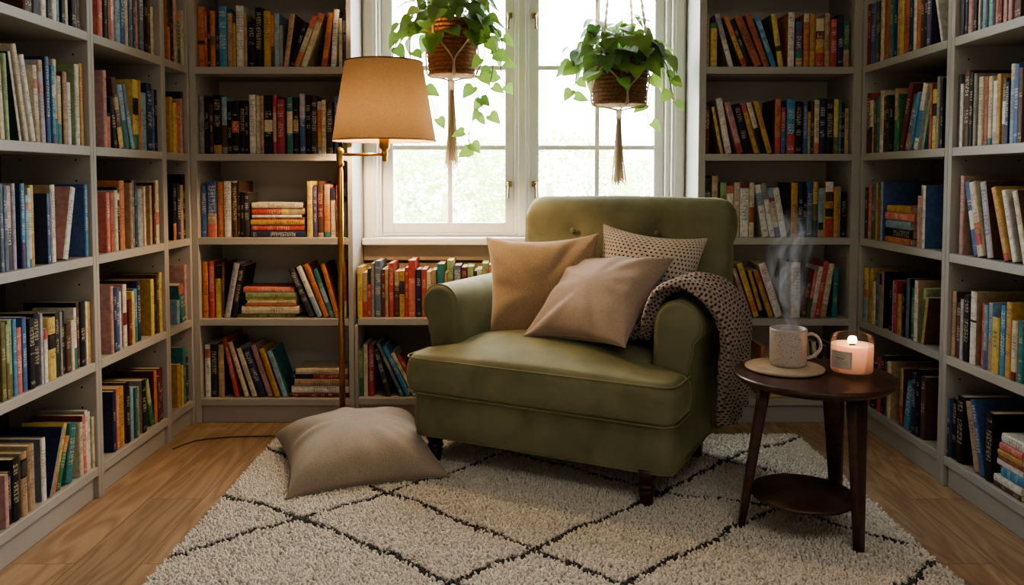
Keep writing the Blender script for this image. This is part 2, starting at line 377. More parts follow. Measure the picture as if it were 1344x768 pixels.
# ------------------------------------------------------------------ books
# one line per book: bookcase, shelf from the top, place along the shelf, height of its foot, lean, thickness, height, depth,
# spine colour, cover colour, bands (share of height - colour), lettering colour, bold lettering, order, a thing of its own or not
BOOKS = '''L1,0,2.196,1.445,0.000,0.0394,0.268,0.187,br,,,,0,1,0
L1,0,2.235,1.445,0.000,0.0375,0.221,0.156,cm,,,,0,2,0
L1,0,2.268,1.445,0.000,0.0245,0.253,0.180,wh,,,,0,3,0
L1,0,2.297,1.445,0.000,0.0252,0.220,0.160,cm,,,,0,4,0
L1,0,2.323,1.445,0.000,0.0258,0.259,0.184,wh,,,,0,5,0
L1,0,2.345,1.445,0.000,0.0131,0.236,0.171,lb,,,,0,6,0
L1,0,2.366,1.445,0.000,0.0229,0.262,0.166,bk,,,,0,7,0
L1,0,2.391,1.445,0.000,0.0234,0.259,0.176,cr,,,,0,8,0
L1,0,2.419,1.445,0.000,0.0260,0.256,0.186,bk,,,,0,9,0
L1,0,2.439,1.445,0.000,0.0122,0.241,0.168,gy,,,,0,10,0
L1,0,2.458,1.445,0.000,0.0247,0.256,0.185,br,,,,0,11,0
L1,1,2.073,1.099,-0.053,0.0200,0.233,0.150,cr,,,,0,0,0
L1,1,2.091,1.098,-0.033,0.0146,0.221,0.150,lg,,,,0,1,1
L1,1,2.139,1.099,-0.170,0.0092,0.231,0.185,wh,dg,,,0,2,1
L1,1,2.174,1.100,-0.179,0.0189,0.255,0.175,cr,,,,1,3,1
L1,1,2.205,1.100,-0.195,0.0195,0.232,0.160,wh,,,,0,4,1
L1,1,2.225,1.098,-0.050,0.0182,0.209,0.132,cr,,.7-.82-co/0-.3-bg,,0,5,1
L1,1,2.259,1.098,-0.044,0.0222,0.228,0.149,ln,,.86-1-bg/.6-.72-pk,,0,6,1
L1,1,2.282,1.098,-0.011,0.0174,0.241,0.193,bl,nv,,,0,7,1
L1,1,2.301,1.098,0.000,0.0160,0.220,0.160,sk,,.6-.75-ln/0-.12-pu,,0,8,1
L1,1,2.319,1.098,0.000,0.0181,0.240,0.171,cr,,0-.3-te,,1,9,1
L1,1,2.339,1.098,0.000,0.0180,0.195,0.127,cr,,0-.3-te/.3-.5-ye,,0,10,1
L1,1,2.361,1.098,0.000,0.0206,0.209,0.167,bg,br,,,0,11,1
L1,1,2.384,1.098,0.000,0.0210,0.182,0.118,wh,,,,0,12,1
L1,1,2.435,1.098,0.000,0.0216,0.242,0.193,wh,lg,,,0,13,1
L1,1,2.463,1.098,-0.002,0.0217,0.248,0.160,mu,,,re,0,14,1
L1,2,2.051,0.760,0.000,0.0142,0.225,0.142,sl,,,,0,0,0
L1,2,2.067,0.760,0.000,0.0173,0.221,0.159,sl,,,,0,1,0
L1,2,2.090,0.760,0.000,0.0192,0.220,0.144,cm,,.5-1-pk,,1,2,1
L1,2,2.110,0.760,0.000,0.0147,0.226,0.148,ln,,,,1,3,1
L1,2,2.143,0.760,0.000,0.0168,0.226,0.181,sk,nv,0-.3-pu,,0,4,1
L1,2,2.159,0.760,0.000,0.0142,0.195,0.141,lb,,.8-.9-or,,0,5,1
L1,2,2.174,0.760,0.000,0.0141,0.213,0.141,cr,,0-.1-te,,0,6,1
L1,2,2.192,0.760,0.000,0.0182,0.221,0.162,ye,,0-.4-mu,,0,7,1
L1,2,2.257,0.760,0.000,0.0135,0.197,0.158,bl,nv,,,0,8,1
L1,2,2.294,0.760,0.000,0.0225,0.221,0.176,wh,bg,,,1,9,1
L1,2,2.350,0.763,0.234,0.0263,0.215,0.172,wh,pk,,,0,10,1
L1,2,2.465,0.760,0.000,0.0187,0.221,0.177,sk,bl,,,1,11,1
L1,3,2.039,0.430,0.000,0.0173,0.204,0.143,ol,,,,0,0,0
L1,3,2.057,0.430,0.000,0.0132,0.194,0.142,ol,,.5-1-lg,,0,1,1
L1,3,2.075,0.430,0.000,0.0179,0.203,0.147,lg,,0-.3-ol,,0,2,1
L1,3,2.092,0.430,0.000,0.0146,0.202,0.134,sk,,,,0,3,1
L1,3,2.113,0.430,0.000,0.0233,0.176,0.118,re,,0-1-co,wh,1,4,1
L1,3,2.136,0.430,0.000,0.0181,0.200,0.130,bl,,,,1,5,1
L1,3,2.164,0.430,0.000,0.0270,0.192,0.124,bk,,,,0,6,1
L1,3,2.193,0.430,0.000,0.0251,0.201,0.128,bk,,,,1,7,1
L1,3,2.213,0.430,0.000,0.0109,0.196,0.130,ln,,,,0,8,0
L1,3,2.227,0.430,0.000,0.0155,0.152,0.105,wh,,.8-1-re,,0,9,0
L1,3,2.260,0.430,0.000,0.0373,0.177,0.112,ye,,.5-.74-bk,,0,10,1
L1,3,2.292,0.430,0.000,0.0157,0.185,0.130,dg,,,,0,11,1
L1,3,2.307,0.430,0.000,0.0104,0.186,0.124,gy,,,,0,12,0
L1,3,2.325,0.430,0.000,0.0207,0.184,0.122,bk,,,,0,13,1
L1,3,2.349,0.430,0.000,0.0246,0.145,0.103,br,,,,0,14,1
L1,3,2.371,0.430,0.000,0.0157,0.151,0.103,cr,,,,0,15,0
L1,3,2.388,0.430,0.000,0.0151,0.184,0.123,wh,,0-.35-te,,0,16,0
L1,3,2.405,0.430,0.000,0.0145,0.198,0.158,br,bk,,,0,17,0
L1,3,2.427,0.430,0.000,0.0267,0.197,0.158,bk,bk,,,0,18,1
L1,3,2.447,0.430,0.000,0.0104,0.193,0.123,wh,,,,0,19,0
L1,3,2.465,0.430,0.000,0.0186,0.191,0.140,mu,,,,0,20,1
L1,4,2.036,0.101,0.000,0.0151,0.139,0.100,pk,,,,0,1,0
L1,4,2.054,0.101,0.000,0.0149,0.139,0.100,bk,,,,1,2,1
L1,4,2.079,0.101,0.000,0.0287,0.166,0.119,bk,,,,1,3,1
L1,4,2.113,0.101,0.000,0.0273,0.171,0.109,bg,,.6-.9-bk/.64-.86-cm,,1,4,1
L1,4,2.146,0.101,0.000,0.0296,0.180,0.144,bg,bg,,,0,5,1
L1,4,2.213,0.101,0.000,0.0226,0.176,0.141,wh,sl,,,1,6,1
L1,4,2.234,0.103,0.391,0.0123,0.191,0.153,gy,nv,,,0,7,1
L1,4,2.255,0.104,0.368,0.0169,0.194,0.123,ye,,0-.3-or,,0,8,1
L1,4,2.280,0.105,0.378,0.0241,0.151,0.100,gr,,.7-1-or,,0,9,1
L1,4,2.339,0.104,0.190,0.0353,0.171,0.137,te,te,,,0,10,1
L1,4,2.398,0.101,0.000,0.0206,0.163,0.119,cr,,,,0,11,1
L1,4,2.419,0.101,0.000,0.0197,0.180,0.144,co,dr,,,0,12,1
L1,4,2.438,0.101,0.000,0.0176,0.189,0.151,wh,gy,,,0,13,1
L1,4,2.455,0.101,0.000,0.0149,0.180,0.131,wh,,,,0,14,0
L1,4,2.469,0.101,0.000,0.0132,0.161,0.118,cr,,,,0,15,0
L2,0,2.589,1.445,0.000,0.0270,0.163,0.109,co,,,,0,1,0
L2,0,2.613,1.445,0.000,0.0173,0.165,0.111,dg,,,,0,2,0
L2,0,2.635,1.445,0.000,0.0199,0.180,0.123,do,,,,0,3,0
L2,0,2.656,1.445,0.000,0.0183,0.175,0.125,wh,,0-.4-ln,,0,4,0
L2,0,2.673,1.445,0.000,0.0112,0.173,0.111,co,,,,0,5,0
L2,0,2.697,1.445,0.000,0.0313,0.188,0.134,lb,,,,0,6,1
L2,0,2.733,1.445,0.000,0.0327,0.192,0.137,bl,,,,0,7,1
L2,0,2.763,1.445,0.000,0.0198,0.193,0.139,cr,,,,0,8,0
L2,0,2.786,1.445,0.000,0.0212,0.210,0.134,sl,,,,0,9,0
L2,0,2.806,1.445,0.000,0.0135,0.203,0.148,pu,,,,0,10,0
L2,0,2.821,1.445,0.000,0.0125,0.209,0.134,pk,,,,0,11,0
L2,0,2.838,1.445,0.000,0.0182,0.208,0.138,do,,,,0,12,0
L2,0,2.865,1.445,0.000,0.0315,0.223,0.155,sl,,,,0,13,1
L2,0,2.898,1.445,0.000,0.0259,0.226,0.164,bk,,,,0,14,0
L2,0,2.924,1.445,0.000,0.0222,0.216,0.144,br,,,,0,15,0
L2,0,2.950,1.445,0.000,0.0203,0.171,0.124,cr,,,,0,16,0
L2,1,2.595,1.098,0.000,0.0200,0.245,0.169,pk,,,,0,1,1
L2,1,2.620,1.098,0.000,0.0257,0.112,0.100,or,,.9-1-bk,,0,2,0
L2,1,2.670,1.100,-0.156,0.0247,0.167,0.111,bk,,,,0,3,1
L2,1,2.707,1.101,-0.206,0.0304,0.233,0.151,br,,0-.3-ye/.55-.72-bg,,0,4,1
L2,1,2.743,1.101,-0.234,0.0291,0.214,0.137,lb,,0-.45-te,,0,5,1
L2,1,2.781,1.101,-0.276,0.0244,0.223,0.145,sl,,0-.5-lb,,0,6,1
L2,1,2.813,1.098,0.000,0.0410,0.241,0.193,ye,ye,0-.22-gr/.5-.74-bk,,0,7,1
L2,1,2.843,1.098,0.000,0.0168,0.244,0.179,or,,.6-1-mu,,0,8,0
L2,1,2.878,1.098,0.000,0.0430,0.204,0.132,lb,,,,0,9,1
L2,1,2.921,1.098,0.000,0.0384,0.241,0.193,nv,nv,,,0,10,1
L2,1,2.951,1.098,0.000,0.0151,0.222,0.162,bl,,,,0,11,0
L2,1,2.974,1.098,0.000,0.0214,0.224,0.154,bk,,,,0,12,0
L2,2,2.600,0.760,0.000,0.0209,0.194,0.130,co,,,,0,1,1
L2,2,2.627,0.760,0.000,0.0271,0.193,0.155,do,bg,,,0,2,1
L2,2,2.653,0.760,0.000,0.0207,0.200,0.139,cr,,,,0,3,1
L2,2,2.674,0.760,0.000,0.0186,0.210,0.150,bk,,.8-.9-wh,,0,4,0
L2,2,2.705,0.760,0.000,0.0344,0.232,0.158,or,,,,1,5,1
L2,2,2.760,0.760,0.000,0.0160,0.224,0.152,bg,,,,0,6,0
L2,2,2.778,0.760,0.000,0.0179,0.232,0.186,sl,bk,,,0,7,0
L2,2,2.796,0.760,0.000,0.0110,0.227,0.165,cm,,,,0,8,0
L2,2,2.816,0.760,0.000,0.0245,0.203,0.129,lb,,,,0,9,1
L2,2,2.844,0.760,0.000,0.0232,0.197,0.135,pk,,,,0,10,0
L2,2,2.867,0.760,0.000,0.0156,0.210,0.151,cr,,,,0,11,0
L2,2,2.917,0.760,0.000,0.0179,0.213,0.170,bg,bg,,,0,12,0
L2,2,2.934,0.760,0.000,0.0139,0.223,0.158,br,,,,0,13,0
L2,2,2.963,0.760,0.000,0.0246,0.232,0.169,cr,,.3-.5-co,,0,14,0
L2,3,2.604,0.430,0.000,0.0176,0.221,0.154,pk,,,,0,1,0
L2,3,2.623,0.430,0.000,0.0174,0.213,0.152,nv,,,,0,2,0
L2,3,2.644,0.430,0.000,0.0206,0.211,0.136,bl,,,,0,3,1
L2,3,2.665,0.430,0.000,0.0100,0.194,0.131,wh,,,,0,4,0
L2,3,2.708,0.430,0.000,0.0237,0.212,0.170,wh,pk,.35-.55-dr,,0,5,1
L2,3,2.733,0.430,0.000,0.0210,0.157,0.113,dr,,,,0,6,0
L2,3,2.755,0.430,0.000,0.0181,0.182,0.121,ye,,,,0,7,0
L2,3,2.780,0.430,0.000,0.0282,0.187,0.127,te,,.3-1-sk,,0,8,1
L2,3,2.809,0.430,0.000,0.0250,0.212,0.156,nv,,,,0,9,1
L2,3,2.911,0.430,0.000,0.0226,0.204,0.163,ye,mu,,,0,10,0
L2,3,2.932,0.430,0.000,0.0139,0.187,0.137,dg,,,,0,11,0
L2,3,2.952,0.430,0.000,0.0202,0.216,0.147,br,,,,0,12,0
L2,3,2.979,0.430,0.000,0.0206,0.221,0.177,ye,ol,,,0,13,0
L2,4,2.614,0.101,0.000,0.0168,0.201,0.142,nv,,,,0,1,0
L2,4,2.636,0.101,0.000,0.0188,0.205,0.140,co,,,,0,2,1
L2,4,2.665,0.101,0.000,0.0310,0.204,0.135,mu,,,,0,3,1
L2,4,2.707,0.101,0.000,0.0248,0.208,0.166,bk,br,,,0,4,1
L2,4,2.735,0.101,0.000,0.0198,0.185,0.120,lb,,,,0,5,0
L2,4,2.759,0.101,0.000,0.0173,0.177,0.119,te,,,,0,6,0
L2,4,2.781,0.101,0.000,0.0171,0.173,0.127,bg,,,,0,7,0
L2,4,2.822,0.101,0.000,0.0343,0.187,0.150,bk,gy,,,0,8,1
L2,4,2.897,0.105,-0.241,0.0294,0.179,0.125,gr,,.5-1-lg,,0,9,1
L2,4,2.922,0.101,0.000,0.0218,0.196,0.157,or,dr,,,0,10,0
L2,4,2.942,0.101,0.000,0.0185,0.170,0.113,br,,,,0,11,0
L2,4,2.968,0.101,0.000,0.0336,0.195,0.125,dr,,,,0,12,1
L3,0,3.100,1.445,0.000,0.0181,0.257,0.169,or,,.5-1-br,,0,1,0
L3,0,3.128,1.445,0.000,0.0289,0.280,0.199,dg,,,,0,2,1
L3,0,3.158,1.445,0.000,0.0260,0.256,0.185,pk,,,,0,3,1
L3,0,3.193,1.445,0.000,0.0388,0.190,0.127,gr,,.9-1-co,,0,4,1
L3,0,3.222,1.445,0.000,0.0142,0.215,0.153,cr,,,,0,5,0
L3,1,3.109,1.098,0.000,0.0250,0.212,0.151,mu,,,,0,1,0
L3,1,3.136,1.098,0.000,0.0255,0.192,0.135,ye,,,,0,2,0
L3,1,3.166,1.098,0.000,0.0273,0.198,0.139,re,,0-1-co,,0,3,0
L3,1,3.193,1.098,0.000,0.0228,0.213,0.151,pk,,,,0,4,0
L3,1,3.218,1.098,0.000,0.0225,0.243,0.194,dr,bk,,,0,5,0
L3,2,3.119,0.760,0.000,0.0231,0.217,0.153,bk,,0-.3-or,,0,1,0
L3,2,3.154,0.760,0.000,0.0279,0.219,0.145,nv,,,,0,2,1
L3,2,3.185,0.760,0.000,0.0230,0.213,0.145,bg,,,,0,3,0
L3,2,3.215,0.760,0.000,0.0279,0.255,0.181,bk,,,,0,4,1
L3,3,3.132,0.430,0.000,0.0243,0.094,0.100,lb,,,,0,1,0
L3,3,3.184,0.434,-0.175,0.0473,0.152,0.101,te,,.75-1-co,,0,2,1
L3,3,3.219,0.430,0.000,0.0209,0.223,0.163,pk,,,,0,3,0
L3,4,3.133,0.101,0.000,0.0256,0.171,0.120,mu,,,,0,1,0
L3,4,3.158,0.101,0.000,0.0178,0.160,0.111,ye,,,,0,2,0
L3,4,3.181,0.101,0.000,0.0229,0.228,0.144,te,,,,0,3,0
L3,4,3.214,0.101,0.000,0.0297,0.180,0.124,cm,,,,0,4,0
BL,0,-1.244,1.445,0.000,0.0282,0.243,0.160,or,,.38-.44-nv,,0,1,1
BL,0,-1.224,1.445,0.000,0.0110,0.222,0.156,re,,,,0,2,0
BL,0,-1.212,1.445,0.000,0.0128,0.213,0.145,cm,,,,0,3,0
BL,0,-1.196,1.445,0.000,0.0187,0.225,0.161,or,,.4-.55-ol,,0,4,1
BL,0,-1.178,1.445,0.000,0.0119,0.195,0.136,dg,,,,0,5,0
BL,0,-1.155,1.445,0.000,0.0312,0.243,0.174,sk,,,,1,6,1
BL,0,-1.128,1.445,0.000,0.0178,0.216,0.144,bg,,.9-1-mu,,0,7,1
BL,0,-1.111,1.445,0.000,0.0128,0.177,0.123,mu,,,,0,8,0
BL,0,-1.087,1.445,0.000,0.0297,0.246,0.174,wh,,,,1,9,1
BL,0,-1.064,1.445,0.000,0.0119,0.213,0.153,bg,,,,0,10,0
BL,0,-1.040,1.445,0.000,0.0282,0.183,0.122,bk,,,,0,11,1
BL,0,-1.010,1.445,0.000,0.0282,0.237,0.170,bk,,,,1,12,1
BL,0,-0.977,1.445,0.000,0.0276,0.225,0.162,mu,,,,0,13,1
BL,0,-0.956,1.445,0.000,0.0119,0.207,0.145,or,,0-.4-br,,0,14,0
BL,0,-0.939,1.445,0.000,0.0178,0.216,0.158,lb,,,,0,15,1
BL,0,-0.922,1.445,0.000,0.0125,0.168,0.122,gy,,,,0,16,0
BL,0,-0.904,1.446,0.140,0.0202,0.215,0.172,bg,br,0-.2-pk,,0,17,1
BL,0,-0.883,1.448,0.334,0.0166,0.188,0.129,bk,,,,0,18,0
BL,0,-0.861,1.449,0.365,0.0202,0.214,0.139,cr,,0-.3-or/.75-1-co,,0,19,1
BL,0,-0.833,1.449,0.347,0.0237,0.224,0.161,cr,,.84-1-co,,0,20,1
BL,0,-0.750,1.447,0.136,0.0226,0.218,0.159,or,,0-.16-re,,0,21,1
BL,0,-0.712,1.446,0.064,0.0214,0.230,0.157,wh,,,,0,22,1
BL,0,-0.682,1.445,0.000,0.0137,0.195,0.137,cr,,,,0,23,0
BL,0,-0.666,1.445,0.000,0.0166,0.231,0.163,pu,,.6-.8-ln,,0,24,0
BL,1,-1.247,1.098,0.000,0.0203,0.233,0.164,gy,,,,0,1,1
BL,1,-1.226,1.098,0.000,0.0161,0.233,0.151,bk,,,,0,2,1
BL,1,-1.209,1.098,0.000,0.0146,0.202,0.144,br,,,,0,3,0
BL,1,-1.184,1.098,0.000,0.0307,0.236,0.163,bk,,0-.15-mu,,1,4,1
BL,1,-1.156,1.098,0.000,0.0212,0.230,0.161,lb,,0-.5-br/0-.12-gy,,0,5,1
BL,1,-1.135,1.098,0.000,0.0173,0.211,0.143,bk,,,,0,6,1
BL,1,-1.110,1.098,0.000,0.0304,0.211,0.147,bk,,.4-.62-re,,0,7,1
BL,1,-1.082,1.098,0.000,0.0209,0.214,0.153,bk,,,,0,8,1
BL,1,-1.065,1.098,0.000,0.0119,0.214,0.149,bk,,,,0,9,0
BL,1,-1.043,1.098,0.000,0.0254,0.239,0.169,wh,,,,0,10,1
BL,1,-1.020,1.098,0.000,0.0170,0.233,0.148,cr,,,,0,11,1
BL,1,-1.003,1.098,0.000,0.0125,0.233,0.151,bg,,,,0,12,0
BL,1,-0.979,1.098,0.000,0.0340,0.236,0.160,bk,,.38-.58-cr,,1,13,1
BL,1,-0.952,1.098,0.000,0.0143,0.236,0.165,ma,,.2-.7-pk,,0,14,1
BL,1,-0.928,1.098,0.000,0.0295,0.220,0.144,ma,,,,1,15,1
BL,1,-0.891,1.098,0.000,0.0233,0.227,0.159,te,,.36-.75-cr,,0,16,1
BL,1,-0.867,1.098,0.000,0.0218,0.227,0.158,bk,,.4-.6-bg,,0,17,1
BL,1,-0.840,1.098,0.000,0.0239,0.242,0.154,bl,,.6-1-ln,,0,18,1
BL,1,-0.816,1.098,0.000,0.0194,0.236,0.160,bk,,,,0,19,1
BL,1,-0.793,1.098,0.000,0.0239,0.233,0.153,cm,,,,0,20,1
BL,1,-0.771,1.098,0.000,0.0170,0.211,0.135,or,,0-.14-lb/.85-1-ln/.14-.4-mu,,0,21,1
BL,1,-0.753,1.098,0.000,0.0167,0.217,0.140,cr,,,,0,22,1
BL,1,-0.730,1.098,0.000,0.0254,0.208,0.138,cm,,,,0,23,1
BL,1,-0.702,1.098,0.000,0.0194,0.233,0.151,bl,,,,0,24,0
BL,1,-0.686,1.098,0.000,0.0113,0.233,0.152,bk,,,,0,25,0
BL,1,-0.671,1.098,0.000,0.0155,0.129,0.100,lg,,,,0,26,0
BL,2,-1.246,0.760,0.000,0.0225,0.209,0.142,bl,,,,0,1u,1
BL,2,-1.213,0.760,0.000,0.0375,0.228,0.153,bl,,0-.24-co/.24-.42-bg,,1,2u,1
BL,2,-1.178,0.760,0.000,0.0258,0.225,0.156,or,,,,0,3u,1
BL,2,-1.148,0.760,0.000,0.0300,0.228,0.158,wh,,,,0,4u,1
BL,2,-1.120,0.760,0.000,0.0216,0.222,0.145,br,,,,0,5u,1
BL,2,-1.102,0.760,0.000,0.0123,0.228,0.165,br,,,,0,6u,0
BL,2,-1.088,0.760,0.000,0.0126,0.185,0.117,bk,,,,0,7u,0
BL,2,-1.071,0.760,0.000,0.0195,0.181,0.122,cm,,,,1,8u,1
BL,2,-0.816,0.760,0.000,0.0234,0.228,0.150,ye,,,,0,9u,1
BL,2,-0.794,0.760,0.000,0.0156,0.206,0.139,pu,,,,0,10u,1
BL,2,-0.772,0.760,0.000,0.0234,0.228,0.147,br,,.3-.8-dr/0-.08-bg,,0,11u,1
BL,2,-0.746,0.760,0.000,0.0246,0.215,0.154,or,,0-.1-te/.6-1-bg,,0,12u,1
BL,2,-0.720,0.760,0.000,0.0195,0.200,0.134,cr,,.75-1-nv,,0,13u,1
BL,2,-0.702,0.760,0.000,0.0120,0.209,0.133,dr,,,,0,14u,0
BL,2,-0.690,0.760,0.000,0.0099,0.197,0.137,ol,,,,0,15u,0
BL,2,-0.679,0.760,0.000,0.0096,0.212,0.136,br,,.4-.6-do,,0,16u,0
BL,2,-0.669,0.760,0.000,0.0090,0.222,0.152,gy,,.65-.75-bk,,0,17u,0
BL,2,-1.056,0.772,1.571,0.0242,0.226,0.154,nv,,,,0,F7,1
BL,2,-1.054,0.797,1.571,0.0242,0.216,0.147,re,,,,0,F6,1
BL,2,-1.057,0.820,1.571,0.0211,0.219,0.149,mu,,,,0,F5,1
BL,2,-1.050,0.835,1.571,0.0091,0.210,0.143,re,,,,0,F4,0
BL,2,-1.050,0.845,1.571,0.0106,0.201,0.137,wh,,,,0,F3,0
BL,2,-1.051,0.864,1.571,0.0257,0.215,0.146,re,,.56-.7-ye/.7-1-bg,,0,F2,1
BL,2,-1.050,0.889,1.571,0.0242,0.207,0.141,cr,,,,0,F1,1
BL,3,-1.245,0.430,0.000,0.0219,0.230,0.153,or,,,,0,1u,1
BL,3,-1.220,0.430,0.000,0.0213,0.230,0.159,re,,,wh,1,2u,1
BL,3,-1.193,0.430,0.000,0.0253,0.214,0.156,ye,,.75-1-bk,,0,3u,1
BL,3,-1.173,0.430,0.000,0.0081,0.227,0.162,br,,,,0,4u,0
BL,3,-1.158,0.432,0.193,0.0236,0.226,0.153,ln,,,,0,5u,1
BL,3,-1.130,0.432,0.175,0.0213,0.214,0.153,bk,,,,1,6u,1
BL,3,-0.811,0.435,-0.403,0.0236,0.213,0.148,cm,,,,1,7u,1
BL,3,-0.780,0.434,-0.387,0.0202,0.223,0.149,wh,,0-.4-lb,,0,8u,1
BL,3,-0.753,0.434,-0.360,0.0216,0.231,0.149,or,,,,0,9u,1
BL,3,-0.729,0.433,-0.343,0.0178,0.208,0.144,te,,.3-.6-lb,,0,10u,1
BL,3,-0.708,0.432,-0.260,0.0190,0.226,0.181,or,br,,,0,11u,0
BL,3,-0.677,0.430,0.000,0.0167,0.230,0.168,or,,0-.44-cr/.3-.46-re,,0,12u,0
BL,3,-1.116,0.438,1.571,0.0166,0.233,0.159,ol,,,,0,F7,1
BL,3,-1.098,0.462,1.571,0.0302,0.235,0.160,cr,,,,0,F6,1
BL,3,-1.081,0.484,1.571,0.0121,0.205,0.139,or,,,,0,F5,0
BL,3,-1.074,0.495,1.571,0.0091,0.196,0.133,cr,,,,0,F4,0
BL,3,-1.082,0.506,1.571,0.0121,0.206,0.140,ye,,,,0,F3,0
BL,3,-1.082,0.522,1.571,0.0196,0.206,0.140,lg,,,,0,F2,1
BL,3,-1.092,0.543,1.571,0.0227,0.208,0.141,co,,,,0,F1,1
BL,4,-1.242,0.101,0.000,0.0212,0.218,0.159,wh,,.75-.92-co,,0,1u,1
BL,4,-1.216,0.101,0.000,0.0267,0.218,0.151,dg,,,,0,2u,1
BL,4,-1.187,0.101,0.000,0.0242,0.218,0.146,br,,0-1-bg,,0,3u,1
BL,4,-1.123,0.103,-0.195,0.0182,0.248,0.198,re,re,,,0,4u,1
BL,4,-1.082,0.104,-0.286,0.0194,0.235,0.188,ye,br,0-1-cr,,0,5u,1
BL,4,-1.050,0.104,-0.307,0.0182,0.210,0.135,cr,,,,0,6u,1
BL,4,-1.020,0.105,-0.317,0.0285,0.210,0.145,bl,,.0-1-nv,,1,7u,1
BL,4,-0.986,0.104,-0.317,0.0212,0.223,0.155,pk,,,,0,8u,1
BL,4,-0.956,0.104,-0.309,0.0218,0.209,0.135,mu,,,,0,9u,1
BL,4,-0.923,0.104,-0.324,0.0197,0.200,0.160,lb,te,,,0,10u,1
BL,4,-0.909,0.109,1.571,0.0166,0.250,0.170,dr,,,,0,F5,1
BL,4,-0.899,0.132,1.571,0.0287,0.240,0.163,wh,,,,0,F4,1
BL,4,-0.886,0.161,1.571,0.0287,0.222,0.151,bg,,,,0,F3,1
BL,4,-0.902,0.186,1.571,0.0196,0.234,0.159,nv,,.4-1-re,,0,F2,1
BL,4,-0.881,0.208,1.571,0.0242,0.214,0.145,cr,,,,0,F1,1
W,0,-0.617,0.430,0.000,0.0206,0.206,0.149,ye,,,,0,1,1
W,0,-0.596,0.430,0.000,0.0182,0.184,0.124,bg,,0-.35-re,,0,2,1
W,0,-0.579,0.430,0.000,0.0136,0.200,0.135,re,,.68-1-dg,,0,3,0
W,0,-0.564,0.430,0.000,0.0121,0.222,0.145,gy,,,,0,4,0
W,0,-0.543,0.430,0.000,0.0251,0.231,0.153,sl,,0-1-sl,,0,5,1
W,0,-0.521,0.430,0.000,0.0130,0.197,0.144,dr,,,,0,6,0
W,0,-0.507,0.430,0.000,0.0118,0.197,0.132,bg,,,,0,7,0
W,0,-0.489,0.430,0.000,0.0206,0.222,0.162,re,,,,1,8,1
W,0,-0.466,0.430,0.000,0.0206,0.188,0.136,br,,.7-1-bg,,0,9,1
W,0,-0.444,0.430,0.000,0.0197,0.191,0.132,mu,,.5-.78-cm,,0,10,1
W,0,-0.426,0.430,0.000,0.0130,0.203,0.134,re,,,,0,11,0
W,0,-0.404,0.430,0.000,0.0282,0.234,0.172,re,,0-.68-co,,0,12,1
W,0,-0.377,0.430,0.000,0.0212,0.197,0.135,nv,,,,0,13,0
W,0,-0.354,0.430,0.000,0.0197,0.197,0.133,re,,,,0,14,0
W,0,-0.334,0.430,0.000,0.0173,0.188,0.125,cr,,,,0,15,0
W,0,-0.314,0.430,0.000,0.0203,0.194,0.142,bg,,,,0,16,0
W,0,-0.285,0.430,0.000,0.0288,0.219,0.149,te,,0-.6-ye,,0,17,1
W,0,-0.264,0.430,0.000,0.0097,0.184,0.122,bg,,,,0,18,0
W,0,-0.246,0.430,0.000,0.0245,0.234,0.160,ye,,0-1-lg,,0,19,0
W,0,-0.216,0.430,0.000,0.0303,0.213,0.137,nv,,0-1-sl,,0,20,1
W,0,-0.189,0.430,0.000,0.0191,0.206,0.144,dr,,0-.75-or,,0,21,0
W,0,-0.164,0.430,0.000,0.0266,0.209,0.142,lg,,,,0,22,0
W,0,-0.143,0.430,0.000,0.0112,0.191,0.126,nv,,,,0,23,0
W,0,-0.127,0.430,0.000,0.0191,0.197,0.140,cr,,,,0,24,0
W,0,-0.103,0.430,0.000,0.0251,0.222,0.159,lg,,,,1,25,0
W,0,-0.082,0.430,0.000,0.0127,0.216,0.137,co,,,,0,26,0
W,0,-0.067,0.430,0.000,0.0142,0.213,0.146,re,,,,0,27,0
W,1,-0.618,0.101,0.000,0.0198,0.193,0.127,lg,,0-.4-gr,,0,1,1
W,1,-0.596,0.101,0.000,0.0167,0.218,0.159,cr,,,,0,2,1
W,1,-0.573,0.101,0.000,0.0213,0.212,0.151,ma,,,wh,1,3,1
W,1,-0.502,0.104,-0.262,0.0195,0.194,0.128,cm,,,,0,4,1
W,1,-0.448,0.104,-0.425,0.0152,0.239,0.158,sl,,0-.2-te,,0,5,1
W,1,-0.421,0.105,-0.448,0.0198,0.225,0.146,sk,,,,1,6,0
W,1,-0.394,0.105,-0.482,0.0152,0.199,0.146,cr,,,,0,7,0
W,1,-0.367,0.105,-0.518,0.0152,0.192,0.127,re,,,,0,8,0
BR,0,0.792,1.445,0.000,0.0125,0.207,0.144,bg,,,,0,1,0
BR,0,0.817,1.445,0.000,0.0267,0.177,0.120,ye,,.88-1-gr,,0,2,1
BR,0,0.889,1.448,-0.273,0.0205,0.220,0.154,ln,,0-.5-wh,,1,3,1
BR,0,0.941,1.448,-0.378,0.0187,0.215,0.172,or,ol,0-.17-re/.17-.6-mu,,0,4,1
BR,0,0.962,1.448,-0.374,0.0148,0.194,0.137,dg,,,,0,5,0
BR,0,0.996,1.451,-0.399,0.0297,0.215,0.139,do,,,,0,6,1
BR,0,1.030,1.449,-0.366,0.0237,0.222,0.158,do,,,,0,7,1
BR,0,1.060,1.449,-0.346,0.0217,0.209,0.139,sk,,,,1,8,1
BR,0,1.090,1.447,-0.157,0.0217,0.214,0.171,ye,ol,.3-.4-br,,0,9,1
BR,0,1.128,1.445,0.000,0.0252,0.219,0.175,wh,or,,,1,10,1
BR,0,1.160,1.445,0.000,0.0276,0.183,0.121,pu,,0-.2-bg/.2-.35-te/.85-1-bl,,0,11,1
BR,0,1.189,1.445,0.000,0.0217,0.213,0.146,or,,.85-1-cr,,0,12,1
BR,0,1.214,1.445,0.000,0.0223,0.213,0.145,mu,,,,0,13,1
